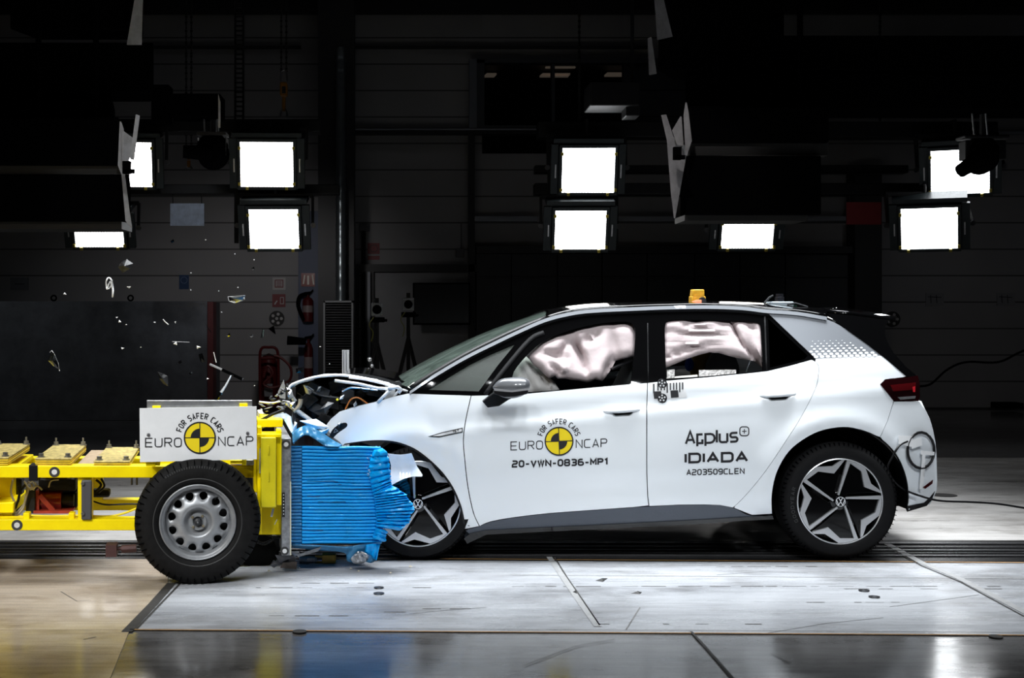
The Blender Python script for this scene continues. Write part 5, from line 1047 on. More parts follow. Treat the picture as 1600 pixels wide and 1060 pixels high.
# window into the control room, with its ceiling lamps
struct('window_1', [(745, 93, 757, 200, 20.25, .2), (862, 100, 867, 200, 20.25, .2), (745, 91, 1120, 98, 20.25, .2), (745, 196, 1120, 202, 20.2, .2)], mat('dark_window_frame', (.05, .055, .065), .5))
b = B(); b.add([P(757, 200, 20.4), P(1115, 200, 20.4), P(1115, 97, 20.4), P(757, 97, 20.4)], [(0, 1, 2, 3)]); tag(b.build('window_1', glass_mat('control_room_glass', (.5, .52, .55), .05), smooth=0), kind='structure')
b = B(); b.box((1.1, 24.5, 3.0), (6, 24.6, 7)); b.box((1.1, 20.8, 4.0), (6, 24.5, 4.05)); b.box((1.1, 20.8, 5.75), (6, 24.5, 5.8)); tag(b.build('wall_back', mat('control_room_dark', (.02, .02, .02), .8), smooth=0), kind='structure')
CLM = mat('dim_ceiling_lamp', (1, .78, .58), .5, emit=.07)
for k, (x0, x1, y, sk) in enumerate(((757, 799, 99.6, 0), (852, 902, 105, 0), (756, 776, 119, 0), (843, 891, 119, 0), (944, 990, 118, 0))):
    b = B(); Y = 22; b.hexa([P(x0, y+2.2, Y), P(x1-4, y+2.2, Y), P(x1, y-2.2, Y+.5), P(x0+5, y-2.2, Y+.5)]+[p+Vector((0, 0, .03)) for p in (P(x0, y+2.2, Y), P(x1-4, y+2.2, Y), P(x1, y-2.2, Y+.5), P(x0+5, y-2.2, Y+.5))])
    tag(b.build('ceiling_lamp', CLM, smooth=0), ['leftmost dim ceiling lamp strip behind the high window, upper row', 'dim ceiling lamp strip behind the high window, right of the upper row', 'leftmost dim ceiling lamp strip behind the high window, lower row', 'middle dim ceiling lamp strip behind the high window, lower row', 'rightmost dim ceiling lamp strip behind the high window, lower row'][k], 'ceiling lamp', 'control room lamps')
# roller door and dark cladding right of the middle
b = B()
for x0, x1 in ((745, 798), (800, 870), (872, 940), (942, 1010), (1012, 1084), (1086, 1155), (1157, 1226), (1228, 1334)): wbox(b, x0, 396, x1, 640, 20.3, .1)
tag(b.build('door_1', DOORM, smooth=0), kind='structure')
struct('door_1', [(745, 385, 1336, 396, 20.1, .3), (745, 432, 1336, 434, 20.25, .1)], BM)
struct('door_2', [(584, 426, 735, 640, 20.3, .1)], mat('pale_door_leaf', (.26, .26, .27), .6, var=.1, scale=2))
# floodlights -------------------------------------------------
HOUS = mat('dark_green_grey_housing', (.022, .032, .036), .42, .3); LENS = mat('floodlight_lens', (1, .985, .97), .5, emit=8); LENSC = mat('floodlight_lens_cool', (.94, .97, 1), .5, emit=8)
YCL = mat('brass_clip', (.5, .4, .06), .4, .6)
def floodlight(cx, cy, label, yaw=0, pitch=14, Y=15.0, wpx=82, hpx=68, warm=True, sc=1.0):
    c = P(cx, cy, Y); w_ = wpx*Y/F/2; h = hpx*Y/F/2/math.cos(R(pitch))
    t = thing('floodlight', label, 'floodlight', tuple(c), (R(-pitch)*-1 if False else 0, 0, 0), 'floodlights at the back of the hall')
    M = Matrix.Translation(c) @ Matrix.Rotation(R(yaw), 4, 'Z') @ Matrix.Rotation(R(pitch), 4, 'X')
    fr = B(); e = .035
    fr.box((-w_-e, -.03, -h-e), (w_+e, .05, -h), M); fr.box((-w_-e, -.03, h), (w_+e, .05, h+e), M); fr.box((-w_-e, -.03, -h), (-w_, .05, h), M); fr.box((w_, -.03, -h), (w_+e, .05, h), M)
    fr.box((-w_-.13, 0, -h-.02), (-w_-e-.01, .06, h+.04), M); fr.box((w_+e+.01, 0, -h-.02), (w_+.13, .06, h+.04), M)
    fr.build('front_frame', HOUS, t, smooth=0, bevel=.004)
    hs = B(); p = [(-w_-.05, .05, -h-.04), (w_+.05, .05, -h-.04), (w_+.05, .05, h+.05), (-w_-.05, .05, h+.05), (-w_*.6, .42, -h*.5), (w_*.6, .42, -h*.5), (w_*.6, .42, h*.6), (-w_*.6, .42, h*.6)]
    hs.hexa([M @ Vector(q) for q in p]); hs.box((-w_-.1, .02, h+.05), (w_+.1, .3, h+.10), M); hs.build('housing', HOUS, t, smooth=0)
    ln = B(); ln.add([M @ Vector(q) for q in ((-w_, -.005, -h), (w_, -.005, -h), (w_, -.005, h), (-w_, -.005, h))], [(0, 1, 2, 3)]); ln.build('lens', LENS if warm else LENSC, t, smooth=0)
    g = B(); n = 18
    for i in range(1, n): x = -w_+2*w_*i/n; g.box((x-.0018, -.034, -h), (x+.0018, -.030, h), M)
    for i in range(1, 15): z = -h+2*h*i/15; g.box((-w_, -.034, z-.0018), (w_, -.030, z+.0018), M)
    g.build('guard_grille', mat('guard_wire', (.35, .35, .33), .4, .7), t, smooth=0)
    for sx, sz in ((-1, -.85), (1, -.85), (-.98, .72), (.98, .72), (-.72, -1.04), (.72, -1.04)):
        q = B(); q.cbox((sx*(w_+.012), -.045, sz*(h+.006)), (.03, .03, .035), M); q.build('clip', YCL, t, smooth=0)
    for sx in (-1, 1):
        q = B(); q.box((sx*(w_+.075)-.008, -.012, -h*.35), (sx*(w_+.075)+.008, .002, h*.25), M); q.build('side_handle', ALU, t, smooth=0)
    yk = B(); M3 = Matrix.Translation(c)
    for sx in (-1, 1): yk.bar(M @ Vector((sx*(w_+.15), .12, 0)), c+Vector((sx*(w_+.15), .14, h+.16)), .03, .05)
    yk.bar(c+Vector((-w_-.15, .14, h+.16)), c+Vector((w_+.15, .14, h+.16)), .03, .05); yk.build('yoke', BM, t, smooth=30)
    for sx in (-1, 1): k = B(); k.lathe([(0, -.01), (.03, -.01), (.03, .02)], 12, Matrix.Translation(M @ Vector((sx*(w_+.16), .08, .02)))); k.build('tilt_knob', STEEL, t)
    zg = P(0, 196 if cy < 300 else 295, 15.5).z; k = B(); k.tube([c+Vector((0, .14, h+.16)), Vector((c.x, c.y+.14, zg)), Vector((c.x, 15.52, zg))], .022); k.build('bracket', BM, t); return t
floodlight(417, 257, 'upper of the two warm floodlights left of the duct pipe', 2, 12)
floodlight(428.5, 357.5, 'lower of the two floodlights left of the duct pipe', -2, 18, wpx=77, hpx=60, warm=False)
floodlight(197, 257, 'floodlight half hidden behind the left hanging box and its flap', 4, 12, wpx=80)
floodlight(155, 362, 'lowest left floodlight, cut off by the black box above it', 0, 20, wpx=76, hpx=46)
floodlight(919, 266, 'upper of the two floodlights near the middle', 0, 14, warm=False)
floodlight(906.5, 359, 'lower of the two floodlights near the middle', -1, 18, wpx=79, hpx=59)
floodlight(1167.5, 365, 'floodlight peeping out below the large right hanging box', -2, 20, wpx=80, hpx=44)
floodlight(1500, 268, 'uppermost right floodlight with a moving head hanging before it', -24, 22, wpx=84, hpx=66, warm=False)
floodlight(1452, 356.5, 'lower right floodlight angled towards the car', -24, 22, wpx=82, hpx=62, warm=False)
# lighting trusses
def truss(name, label, x0, x1, y, Y, h=22):
    b = B(); a = P(x0, y, Y); c = P(x1, y, Y); hh = h*Y/F
    for dz in (0, -hh):
        for dy in (0, .3): b.tube([a+Vector((0, dy, dz)), c+Vector((0, dy, dz))], .028, 8)
    n = int((c.x-a.x)/.32)
    for i in range(n):
        u = a.x+.32*i
        b.tube([Vector((u, Y, a.z)), Vector((u+.16, Y, a.z-hh))], .012, 5, False); b.tube([Vector((u+.16, Y, a.z-hh)), Vector((u+.32, Y, a.z))], .012, 5, False)
        b.tube([Vector((u, Y+.3, a.z)), Vector((u+.32, Y+.3, a.z))], .012, 5, False); b.tube([Vector((u, Y, a.z-hh)), Vector((u, Y+.3, a.z-hh))], .012, 5, False)
    return tag(b.build(name, BM, smooth=40), label, 'truss')
def beam(name, label, cat, boxes, m=BM, bev=.01):
    b = B()
    for q in boxes: wbox(b, *q)
    return tag(b.build(name, m, smooth=0, bevel=bev), label, cat)
beam('lamp_gantry', 'black gantry beam crossing the hall above the upper floodlights', 'beam', [(-120, 186, 500, 206, 15.5, .3), (842, 190, 1560, 214, 15.5, .3)])
beam('lamp_gantry', 'black gantry beam crossing between upper and lower floodlights on the left', 'beam', [(-120, 288, 530, 303, 15.5, .25)])
beam('lamp_gantry', 'black gantry beam crossing behind the middle and right floodlights', 'beam', [(836, 286, 1470, 304, 15.5, .25), (836, 258, 1420, 270, 15.9, .2)])
for x, ys, lab in ((862, (204, 380), 'black hanger frame holding the two middle floodlights'), (372, (200, 380), 'black hanger frame holding the two floodlights left of the pipe')):
    b = B(); wbox(b, x-6, ys[0], x, ys[1], 15.45, .06); wbox(b, x+98, ys[0], x+104, ys[1], 15.45, .06); tag(b.build('hanger_frame', BM, smooth=0), lab, 'hanger')
# black lamp boxes hung over the track, seen from their unlit side
def lampbox(label, boxes, Y=10.6, d=.6, m=BLK, lip=None):
    t = thing('softbox_lamp', label, 'studio lamp', tuple(P((boxes[0][0]+boxes[0][2])/2, boxes[0][3], Y)))
    for q in boxes:
        b = B(); x0, y0, x1, y1 = q; f = [P(x0, y1, Y), P(x1, y1, Y), P(x1, y0, Y), P(x0, y0, Y)]; cc = sum(f, Vector())/4
        b.hexa(f+[cc+(p-cc)*.86+Vector((0, d, 0)) for p in f]); b.build('housing', m, t, smooth=0, bevel=.015)
    if lip:
        for q in lip: b = B(); wbox(b, *q); b.build('lower_lip', mat('dull_edge', (.03, .03, .03), .5), t, smooth=0)
    return t
LA = lampbox('large black lamp box hanging at the left edge, nearest the floor', [(-120, 183, 186, 258), (-120, 272, 202, 346)], lip=[(-120, 258, 190, 272, 10.65, .3), (-120, 345, 190, 358, 10.7, .4)])
LB = lampbox('black lamp box at the top left corner above the other', [(15, -60, 215, 46), (-120, 66, 240, 146), (-120, 150, 175, 180)], Y=10.9)
LC = lampbox('large black lamp box hanging right of the middle', [(1078, 165, 1296, 223), (1072, 243, 1284, 336)], lip=[(1075, 223, 1294, 243, 10.65, .3), (1070, 336, 1262, 345, 10.7, .4)])
LD = lampbox('wide black lamp box across the top right of the hall', [(1050, -60, 1226, 60), (1028, 55, 1700, 110), (1070, 114, 1700, 172)], Y=10.9)
for t, x, y, Yt in ((LA, 60, 183, 10.7), (LA, 150, 183, 10.7), (LC, 1120, 165, 10.7), (LC, 1250, 165, 10.7), (LB, 60, -60, 11.1), (LB, 180, -60, 11.1), (LD, 1120, -60, 11.1), (LD, 1210, -60, 11.1)):
    b = B(); a_ = P(x, y+3, Yt); b.tube([a_, Vector((a_.x, a_.y, 7.32))], .025); b.build('hanger_pole', BLK, t)
for x, lab in ((905, 'thin chain running up from the black gantry, above the middle floodlights'), (1375, 'thin chain running up from the black gantry, above the dark red plate')):
    b = B(); k = 187
    while k > -255: b.cbox(P(x, k, 15.62), (.02, .02, .036) if int(k/4) % 2 else (.032, .012, .036)); k -= 4.4
    tag(b.build('lifting_chain', mat('chain_steel', (.06, .06, .06), .4, .8), smooth=0), lab, 'chain')
FLP = mat('scuffed_aluminium_flap', (.62, .61, .63), .5, .15, var=.25, scale=10, bump=.1)
def flap(t, pts, Y0_, Y1_):
    b = B(); n = len(pts); f = [P(x, y, Y0_+(Y1_-Y0_)*((x-pts[0][0])/30)) for x, y in pts]; b.add(f+[p+Vector((.012, .006, 0)) for p in f], [tuple(range(n)), tuple(range(2*n-1, n-1, -1))]+[(i, i+n, (i+1) % n+n, (i+1) % n) for i in range(n)]); b.build('barn_door_flap', FLP, t, smooth=0)
flap(LA, [(187, 190), (191, 202), (190, 274), (184, 258)], 10.5, 10.6); flap(LA, [(191, 205), (206, 216), (203, 240), (192, 268), (200, 330), (204, 356), (196, 345), (190, 276)], 10.4, 10.5)
flap(LA, [(212, 179), (216, 181), (207, 250), (203, 248)], 10.3, 10.35)
flap(LB, [(211, -6), (221, -6), (219, 70), (198, 70)], 10.5, 10.6)
flap(LC, [(1033, 180), (1039, 179), (1050, 213), (1063, 228), (1070, 246), (1062, 290), (1053, 341), (1048, 300), (1042, 220)], 10.4, 10.5)
flap(LC, [(1050, 204), (1063, 182), (1066, 228), (1058, 226)], 10.35, 10.4); flap(LC, [(1071, 160), (1074, 176), (1079, 220), (1071, 243), (1068, 180)], 10.4, 10.45)
flap(LD, [(1022, -6), (1034, -6), (1049, 57), (1027, 62)], 10.5, 10.6); flap(LD, [(1012, 60), (1016, 58), (1024, 115), (1014, 117)], 10.5, 10.6)
for t, x, y in ((LA, 198, 262), (LC, 1058, 240)):
    b = B(); c = P(x, y, 10.25); b.cbox(c, (.06, .05, .10)); b.cbox(c+Vector((.02, 0, -.03)), (.08, .05, .03)); b.build('flap_clamp', BLK, t, smooth=0)
# moving heads and overhead camera arm
def movinghead(label, cx, cy, s, tall, barrel, top):
    Y = 11.2; t = thing('moving_head', label, 'stage lamp', tuple(P(cx, cy, Y)))
    b = B(); M = Matrix.Translation(P(cx, cy, Y)); b.lathe([(0, -.10), (.09, -.10), (.13, -.04), (.14, .06), (.09, .14), (0, .15)], 20, M @ Matrix.Scale(s, 4)); b.ball(P(cx, cy-8*s, Y), .14*s, 14, sq=(1, .8, 1)); b.build('head', BLK, t)
    b = B(); b.tube([P(cx, cy, Y-.08), P(barrel[0], barrel[1], Y-.12)], [.07*s, .055*s], 16); b.build('barrel', BLK, t)
    b = B(); b.box(P(cx-24*s, cy-26*s, Y-.05), P(cx-19*s, cy+6*s, Y+.1)); b.box(P(cx+20*s, cy-26*s, Y-.05), P(cx+25*s, cy+6*s, Y+.1)); b.box(P(cx-25*s, cy-34*s, Y-.08), P(cx+26*s, cy-24*s, Y+.12)); b.build('yoke', BM, t, smooth=0, bevel=.01)
    b = B(); b.tube([P(cx+2, cy-30*s, Y), P(cx+2, top, Y)], .03); b.build('hanger', BM, t)
    b = B()
    for dx in (-12, 9): b.tube([P(cx+dx, cy-34*s, Y-.05), P(cx+dx-3, top, Y-.05)], .008)
    b.build('safety_wire', ALU, t); return t
movinghead('black moving stage lamp hanging beside the upper left warm floodlight', 332, 240, 1.0, 1, (286, 237), 150)
movinghead('black moving stage lamp hanging in front of the upper right floodlight', 1534, 246, 1.05, 1, (1500, 268), 175)
sp_ = B(); wbox(sp_, 235, 132, 264, 146, 11, .2); wbox(sp_, 264, 146, 344, 182, 11, .3); wbox(sp_, 236, 144, 262, 190, 11, .2); tag(sp_.build('lighting_bracket', BLK, smooth=0, bevel=.01), 'black stepped arm right of the upper left lamp box', 'lamp bracket')
b = B(); b.add([P(341, 146, 10.98), P(344.5, 160, 10.98), P(344.5, 200, 10.98), P(341, 200, 10.98)]+[P(341, 146, 11), P(344.5, 160, 11), P(344.5, 200, 11), P(341, 200, 11)], [(0, 1, 2, 3), (4, 5, 6, 7), (0, 4, 5, 1), (1, 5, 6, 2), (2, 6, 7, 3), (3, 7, 4, 0)])
tag(b.build('arm_plate', FLP, smooth=0), 'thin bright plate on the end of the black stepped arm', 'metal plate')
beam('hanging_camera', 'dark boxy camera hanging above the upper middle floodlight', 'camera', [(922, 128, 1000, 165, 14, .5), (978, 165, 1000, 181, 14.1, .3), (986, -350, 991, 128, 14.2, .05)])
# hoists with chains
def hoist(x, y, label, Y=15.6, s=1.0):
    t = thing('chain_hoist', label, 'hoist', tuple(P(x, y, Y)))
    OR = mat('orange_hoist', (.40, .16, .01), .5, var=.2, scale=20)
    b = B(); b.box(P(x-6.5*s, y-12*s, Y), P(x+6.5*s, y+12*s, Y+.14)); b.build('hoist_body', OR, t, bevel=.015, smooth=30)
    b = B(); b.box(P(x-3*s, y-5*s, Y-.005), P(x+3*s, y+6*s, Y)); b.build('label_plate', BAY2, t, smooth=0)
    b = B(); b.tube([P(x, y+12*s, Y+.05), P(x, y+34*s, Y+.05)], .022); b.build('hook_rod', OR, t)
    b = B(); b.tube([P(px, py, Y+.05) for px, py in cr([(x-5, y+42*s), (x-4, y+34*s), (x, y+30*s), (x+4, y+34*s), (x+5, y+42*s)], 3)], .012); b.build('shackle', STEEL, t); b = B(); b.tube([P(px, py, Y+.05) for px, py in cr([(x-5, y-12*s), (x-4, y-28*s), (x+4, y-28*s), (x+5, y-12*s)], 2)], .012); b.build('shackle', STEEL, t)
    b = B()
    for dx in (-4, 4):
        k = y-28*s
        while k > -255:
            b.cbox(P(x+dx, k, Y+.05), (.016, .016, .03) if int(k/4) % 2 else (.028, .01, .03)); k -= 4.4
    b.build('chain', mat('chain_steel', (.06, .06, .06), .4, .8), t, smooth=0)
hoist(443.5, 140, 'orange chain hoist hanging above the warm floodlight'); hoist(295, 246, 'orange chain hoist tip beside the left moving lamp', 15.9, .45)
b = B()
for k in range(30):
    yy = -20+k*7.4; wbox(b, 368, yy, 379, yy+2.0, 16.2, .05)
wbox(b, 366, -30, 368.5, 186, 16.2, .06); wbox(b, 378.5, -30, 381, 186, 16.2, .06); tag(b.build('cable_ladder', BM, smooth=0), 'black ladder-like cable tray hanging above the upper left floodlights', 'cable tray')
# duct pipe, grille, pole
b = B(); pts = [(533, y) for y in range(75, 476, 6)]; rows = []
x_, Yd = 532.5, 19.2
prof = [P(x_, y, Yd) for y in range(75, 476, 4)]; b.tube(prof, [.076 if (i % 5) else .083 for i in range(len(prof))], 18); tag(b.build('duct_pipe', mat('galvanised_duct', (.30, .34, .36), .28, .85, var=.2, scale=4), smooth=50), 'tall segmented metal duct pipe on the dark column', 'duct pipe')
gr = thing('air_grille', 'tall dark louvred air unit at the foot of the duct pipe', 'air unit', tuple(P(528, 640, 19.0)))
b = B(); wbox(b, 505, 470, 508, 640, 19, .3); wbox(b, 549, 470, 552, 640, 19, .3); wbox(b, 505, 470, 552, 473, 19, .3); b.build('frame', mat('grey_grille_frame', (.24, .25, .26), .5), gr, smooth=0)
b = B()
for k in range(40): wbox(b, 508, 475+k*4.1, 549, 477+k*4.1, 19.03, .04)
b.build('louvres', BAY2, gr, smooth=0); b = B(); wbox(b, 508, 473, 549, 640, 19.1, .15); b.build('casing', BLK, gr, smooth=0)
b = B()
for x0, x1 in ((534.5, 537), (537.8, 541), (541.8, 546)): b.box((P(x0, 655, 9.9).x, 9.9, 0), P(x1, 547, 9.96))
b.box((P(534.5, 655, 9.94).x, 9.94, 0), P(546, 547, 9.97)); tag(b.build('aluminium_profile', mat('bright_profile', (.70, .71, .73), .35, .5), smooth=0, bevel=.001), 'upright grooved aluminium profile rising behind the crushed bonnet', 'metal profile')
t = thing('camera_stay', 'thin jointed black stand behind the bonnet, right of the profile', 'stand', tuple(P(590, 600, 10)))
b = B(); b.tube([P(578, 563, 10), P(580, 570, 10), P(598, 604, 10)], [.014, .012, .01]); b.tube([P(596, 588, 10), Vector((P(584, 640, 10).x, 10, 0))], .01); b.build('arm', BAY2, t); b = B(); b.ball(P(577.5, 562, 9.98), .018, 10); b.ball(P(581, 572, 9.98), .014, 10); b.build('joint', ALU, t)
# high-speed cameras on tripods
def tripod(cx, ct, label, s=1.0, Y=14.0):
    base = G(cx, VY+CH*F/Y); t = thing('tripod_camera', label, 'camera on tripod', tuple(base))
    b = B(); b.box(P(cx-9, ct+20, Y), P(cx+9, ct, Y+.22)); bd = b.build('camera_body', mat('pale_camera_case', (.30, .32, .34), .45), t, bevel=.008, smooth=30)
    b = B(); b.lathe([(0, -.02), (.045, -.02), (.05, 0), (.05, .03)], 24, Matrix.Translation(P(cx, ct+10, Y-.01))); b.lathe([(.022, -.026), (.03, -.026), (.03, -.01)], 20, Matrix.Translation(P(cx, ct+10, Y-.01))); b.build('lens', BLK, bd)
    b = B()
    for dx, dz in ((-7.5, 2), (7.5, 2), (-7.5, 18), (7.5, 18)): b.ball(P(cx+dx, ct+dz, Y-.004), .006, 6)
    b.build('case_screw', ALU, bd)
    b = B(); b.box(P(cx-3, ct, Y+.05), P(cx+3, ct-8, Y+.12)); b.build('handle', TRIM, bd, smooth=0)
    b = B(); b.box(P(cx-11, ct+30, Y+.02), P(cx+12, ct+22, Y+.2)); b.bar(P(cx-6, ct+25, Y), P(cx+16, ct+27, Y), .03); b.build('tripod_head', BLK, t, smooth=0, bevel=.006)
    TM = mat('tripod_black', (.012, .012, .013), .35)
    b = B(); b.tube([P(cx, ct+28, Y+.1), P(cx, ct+110, Y+.1)], .022); b.build('column', TM, t)
    top = P(cx, ct+62, Y+.1)
    for dx, dy in ((-.36, -.1), (.36, -.1), (0, .42)):
        b = B(); foot = Vector((base.x+dx*.8, Y+.1+dy, 0)); b.tube([top, top+(foot-top)*.5], .022); b.tube([top+(foot-top)*.5, foot], .015); b.build('leg', TM, t)
    b = B(); b.tube([P(x, y, Y-.04) for x, y in cr([(cx-5, ct+22), (cx-12, ct+34), (cx-6, ct+46), (cx-9, ct+60)], 4)], .005); b.build('cable', mat('yellow_green_cable', (.25, .25, .03), .5), t)
tripod(589, 474, 'boxy camera on a black tripod, left of the pair'); tripod(638, 466, 'boxy camera on a black tripod, right of the pair beside the black screen', Y=15.0)
sc_ = thing('wall_screen', 'large black flat screen on the wall behind the tripod cameras', 'screen', tuple(P(690, 508, 19.9)))
b = B(); wbox(b, 645, 442, 735, 508, 19.9, .06); b.build('bezel', BLK, sc_, smooth=0, bevel=.01); b = B(); wbox(b, 647.5, 444.5, 732.5, 505, 19.89, .01); b.build('display', mat('dead_screen', (.003, .003, .004), .2), sc_, smooth=0)
# signs and wall fittings
def sign(name, x0, y0, x1, y1, m, label, cat='sign', Y=20.482, extra=None, ink=None):
    t = thing(name, label, cat, tuple(P((x0+x1)/2, y1, Y))); b = B(); wbox(b, x0, y0, x1, y1, Y, .02); b.build('plate', m, t, smooth=0)
    if extra:
        b = B(); extra(b, lambda x, y: P(x, y, Y-.006)); b.build('print', ink or WHITE, t, smooth=0)
    return t
RED = mat('sign_red', (.20, .022, .026), .5); PALE = mat('pale_sign', (.52, .50, .50), .5)
def lines(x0, x1, ys, w_=1.2): return lambda b, f: [ribbon(b, [(x0, y), (x1, y)], w_, f) for y in ys]
sign('fire_sign', 426, 434, 446, 453, PALE, 'pale square sign with red print on the left wall', extra=lambda b, f: [ribbon(b, rr_, 1.4, f) for rr_ in ([(430, 438), (442, 438), (442, 449), (430, 449), (430, 438)],)]+[ribbon(b, [(432, y), (440, y)], 1.2, f) for y in (441, 444, 447)], ink=RED)
sign('fire_sign', 425.5, 460, 446, 480, RED, 'red square fire sign below the pale one', extra=lambda b, f: [ribbon(b, [(429, 476), (433, 470)], 2, f), ribbon(b, [(438, 465), (443, 465), (443, 475), (438, 475), (438, 465)], 1, f)], ink=PALE)
sign('fire_sign', 470.5, 427, 492, 448, mat('glossy_sign_red', (.25, .06, .05), .2), 'glossy red and white extinguisher sign on the blue-grey post', Y=20.08, extra=lambda b, f: [ribbon(b, [(476, 430), (474, 444)], 2, f), ribbon(b, [(481.5, 431), (481.5, 445)], 3, f), ribbon(b, [(488, 430), (490, 445)], 2, f)], ink=mat('sign_cream', (.75, .70, .62), .4))
sign('fire_sign', 574.5, 380, 593, 397, RED, 'dim red alarm sign right of the duct pipe', extra=lambda b, f: [ribbon(b, [(584+6*math.cos(a*PI/8), 388.5+5.5*math.sin(a*PI/8)) for a in range(17)], 1, f)], ink=BAY2)
sign('fire_sign', 574.5, 400, 593, 406, RED, 'small dim red strip sign under the alarm sign')
sign('blue_sign', 280, 430, 295, 452, mat('sign_blue', (.02, .06, .16), .5), 'small dark blue mandatory sign on the left wall', extra=lambda b, f: [ribbon(b, [(287.5+5*math.cos(a*PI/8), 438+5*math.sin(a*PI/8)) for a in range(17)], 1.2, f)], ink=mat('dull_blue_print', (.12, .18, .3), .5))
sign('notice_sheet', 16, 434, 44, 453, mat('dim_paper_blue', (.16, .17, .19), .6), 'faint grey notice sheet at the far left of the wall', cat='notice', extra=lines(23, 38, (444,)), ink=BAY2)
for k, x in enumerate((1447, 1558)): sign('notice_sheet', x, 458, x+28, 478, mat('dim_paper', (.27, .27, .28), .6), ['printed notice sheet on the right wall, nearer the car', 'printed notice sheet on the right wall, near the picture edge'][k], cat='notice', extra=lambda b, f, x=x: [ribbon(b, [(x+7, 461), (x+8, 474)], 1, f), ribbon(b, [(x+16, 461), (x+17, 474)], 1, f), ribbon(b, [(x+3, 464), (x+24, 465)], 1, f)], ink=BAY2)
sign('hanging_plate', 266, 318, 319, 353, mat('blue_white_plate', (.52, .60, .76), .4, .2, var=.25, scale=12), 'pale blue metal plate hanging under the left gantry beam', cat='hanging plate', Y=15.5)
sign('hanging_plate', 1323, 316, 1377, 351, mat('dark_red_plate', (.30, .035, .04), .5, var=.15), 'dark red plate hanging under the right gantry beam', cat='hanging plate', Y=15.5)
for x, y0 in ((270, 303), (315, 303), (1328, 304), (1372, 304)):
    b = B(); b.tube([P(x, y0-3, 15.51), P(x, 319, 15.51)], .006); tag(b.build('hanging_wire', BM), 'short wire holding the %s hanging plate, %s of its two' % ('pale blue' if x < 400 else 'dark red', 'left' if x in (270, 1328) else 'right'), 'wire')
def dots(cx, cy, r, label, cone=None, Y=20.49):
    t = thing('tracking_disc', label, 'tracking target', tuple(P(cx, cy+r, Y))); k = Y/F
    b = B(); b.lathe([(0, -.01), (r*k, -.01), (r*k, .01), (0, .01)], 28, Matrix.Translation(P(cx, cy, Y))); b.build('disc', mat('matte_black_disc', (.02, .02, .02), .6), t)
    b = B()
    for i in range(5):
        a = 2*PI*i/5+1.25; b.lathe([(0, -.013), (r*k*.2, -.013), (r*k*.2, -.008)], 12, Matrix.Translation(P(cx+r*.6*math.cos(a), cy-r*.6*math.sin(a), Y)))
    b.lathe([(0, -.013), (r*k*.2, -.013), (r*k*.2, -.008)], 12, Matrix.Translation(P(cx, cy, Y))); b.build('white_dots', PALE, t)
    if cone: b = B(); b.add([P(x, y, Y) for x, y in cone]+[P(x, y, Y+.02) for x, y in cone], [(0, 1, 2), (5, 4, 3), (0, 3, 4, 1), (1, 4, 5, 2), (2, 5, 3, 0)]); b.build('pointer', BLK, t, smooth=0)
dots(432.5, 498, 12, 'black disc with white dots on the wall above the big extinguisher', [(419, 514), (428, 509), (431, 523)])
dots(1394.5, 499, 12, 'black disc with white dots behind the rear spoiler')
# fire extinguishers
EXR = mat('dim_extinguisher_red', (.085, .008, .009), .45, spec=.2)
def exting(cx, top, bot, rpx, label, Y=20.0, hose=True):
    t = thing('fire_extinguisher', label, 'fire extinguisher', tuple(P(cx, bot, Y))); k = Y/F; h = (bot-top)*k; r = rpx*k
    M = Matrix.Translation(P(cx, bot, Y)) @ Matrix.Rotation(-PI/2, 4, 'X')
    b = B(); b.lathe([(0, 0), (r, 0), (r, -h*.78), (r*.7, -h*.88), (r*.3, -h*.92), (r*.3, -h)], 24, M); b.build('cylinder', EXR, t)
    b = B(); b.lathe([(r*1.01, -h*.35), (r*1.01, -h*.6)], 24, M); b.build('label_band', mat('dim_label', (.25, .2, .2), .5), t)
    b = B(); b.bar(P(cx-6, top-2, Y), P(cx+5, top-4, Y), .03); b.bar(P(cx, top+2, Y), P(cx+8, top-8, Y), .02); b.build('valve', BLK, t)
    if hose: b = B(); b.tube([P(x, y, Y-.05) for x, y in cr([(cx-2, top-2), (cx-13, top+3), (cx-15, top+18), (cx-8, top+35), (cx-5, top+40)], 4)], .03); b.build('hose', BLK, t)
    return t
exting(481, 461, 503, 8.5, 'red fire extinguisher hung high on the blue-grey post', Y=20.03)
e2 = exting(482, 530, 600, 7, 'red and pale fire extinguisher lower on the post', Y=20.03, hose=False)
b = B(); b.tube([P(478, 534, 19.7), P(449, 532, 19.7)], [.05, .07], 12); b.build('horn', BLK, e2)
t = thing('fire_extinguisher_trolley', 'large dark red wheeled extinguisher with hoop handle and hose, by the left wall', 'fire extinguisher', tuple(G(420, 645)))
Y = G(420, 645).y
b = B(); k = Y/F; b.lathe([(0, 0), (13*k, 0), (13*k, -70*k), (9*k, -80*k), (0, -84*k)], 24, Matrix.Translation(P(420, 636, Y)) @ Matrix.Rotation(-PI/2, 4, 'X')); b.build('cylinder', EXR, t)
b = B(); b.tube([P(x, y, Y-.3) for x, y in cr([(407, 640), (406, 570), (408, 546), (419, 543), (432, 546), (435, 570), (435, 640)], 4)], .022); b.tube([P(x, y, Y-.3) for x, y in ((408, 560), (434, 560))], .02); b.tube([P(x, y, Y-.32) for x, y in ((409, 628), (434, 628))], .02); b.build('frame', EXR, t)
b = B(); b.tube([P(x, y, Y-.34) for x, y in cr([(412, 590), (418, 572), (426, 585), (412, 600), (428, 606), (452, 595), (454, 575), (440, 560), (428, 556)], 5)], .02); b.build('hose', mat('dark_red_hose', (.10, .012, .012), .5), t)
b = B(); wbox(b, 413, 600, 426, 620, Y-.26, .02); b.build('instruction_label', mat('grey_label', (.16, .16, .17), .5), t)
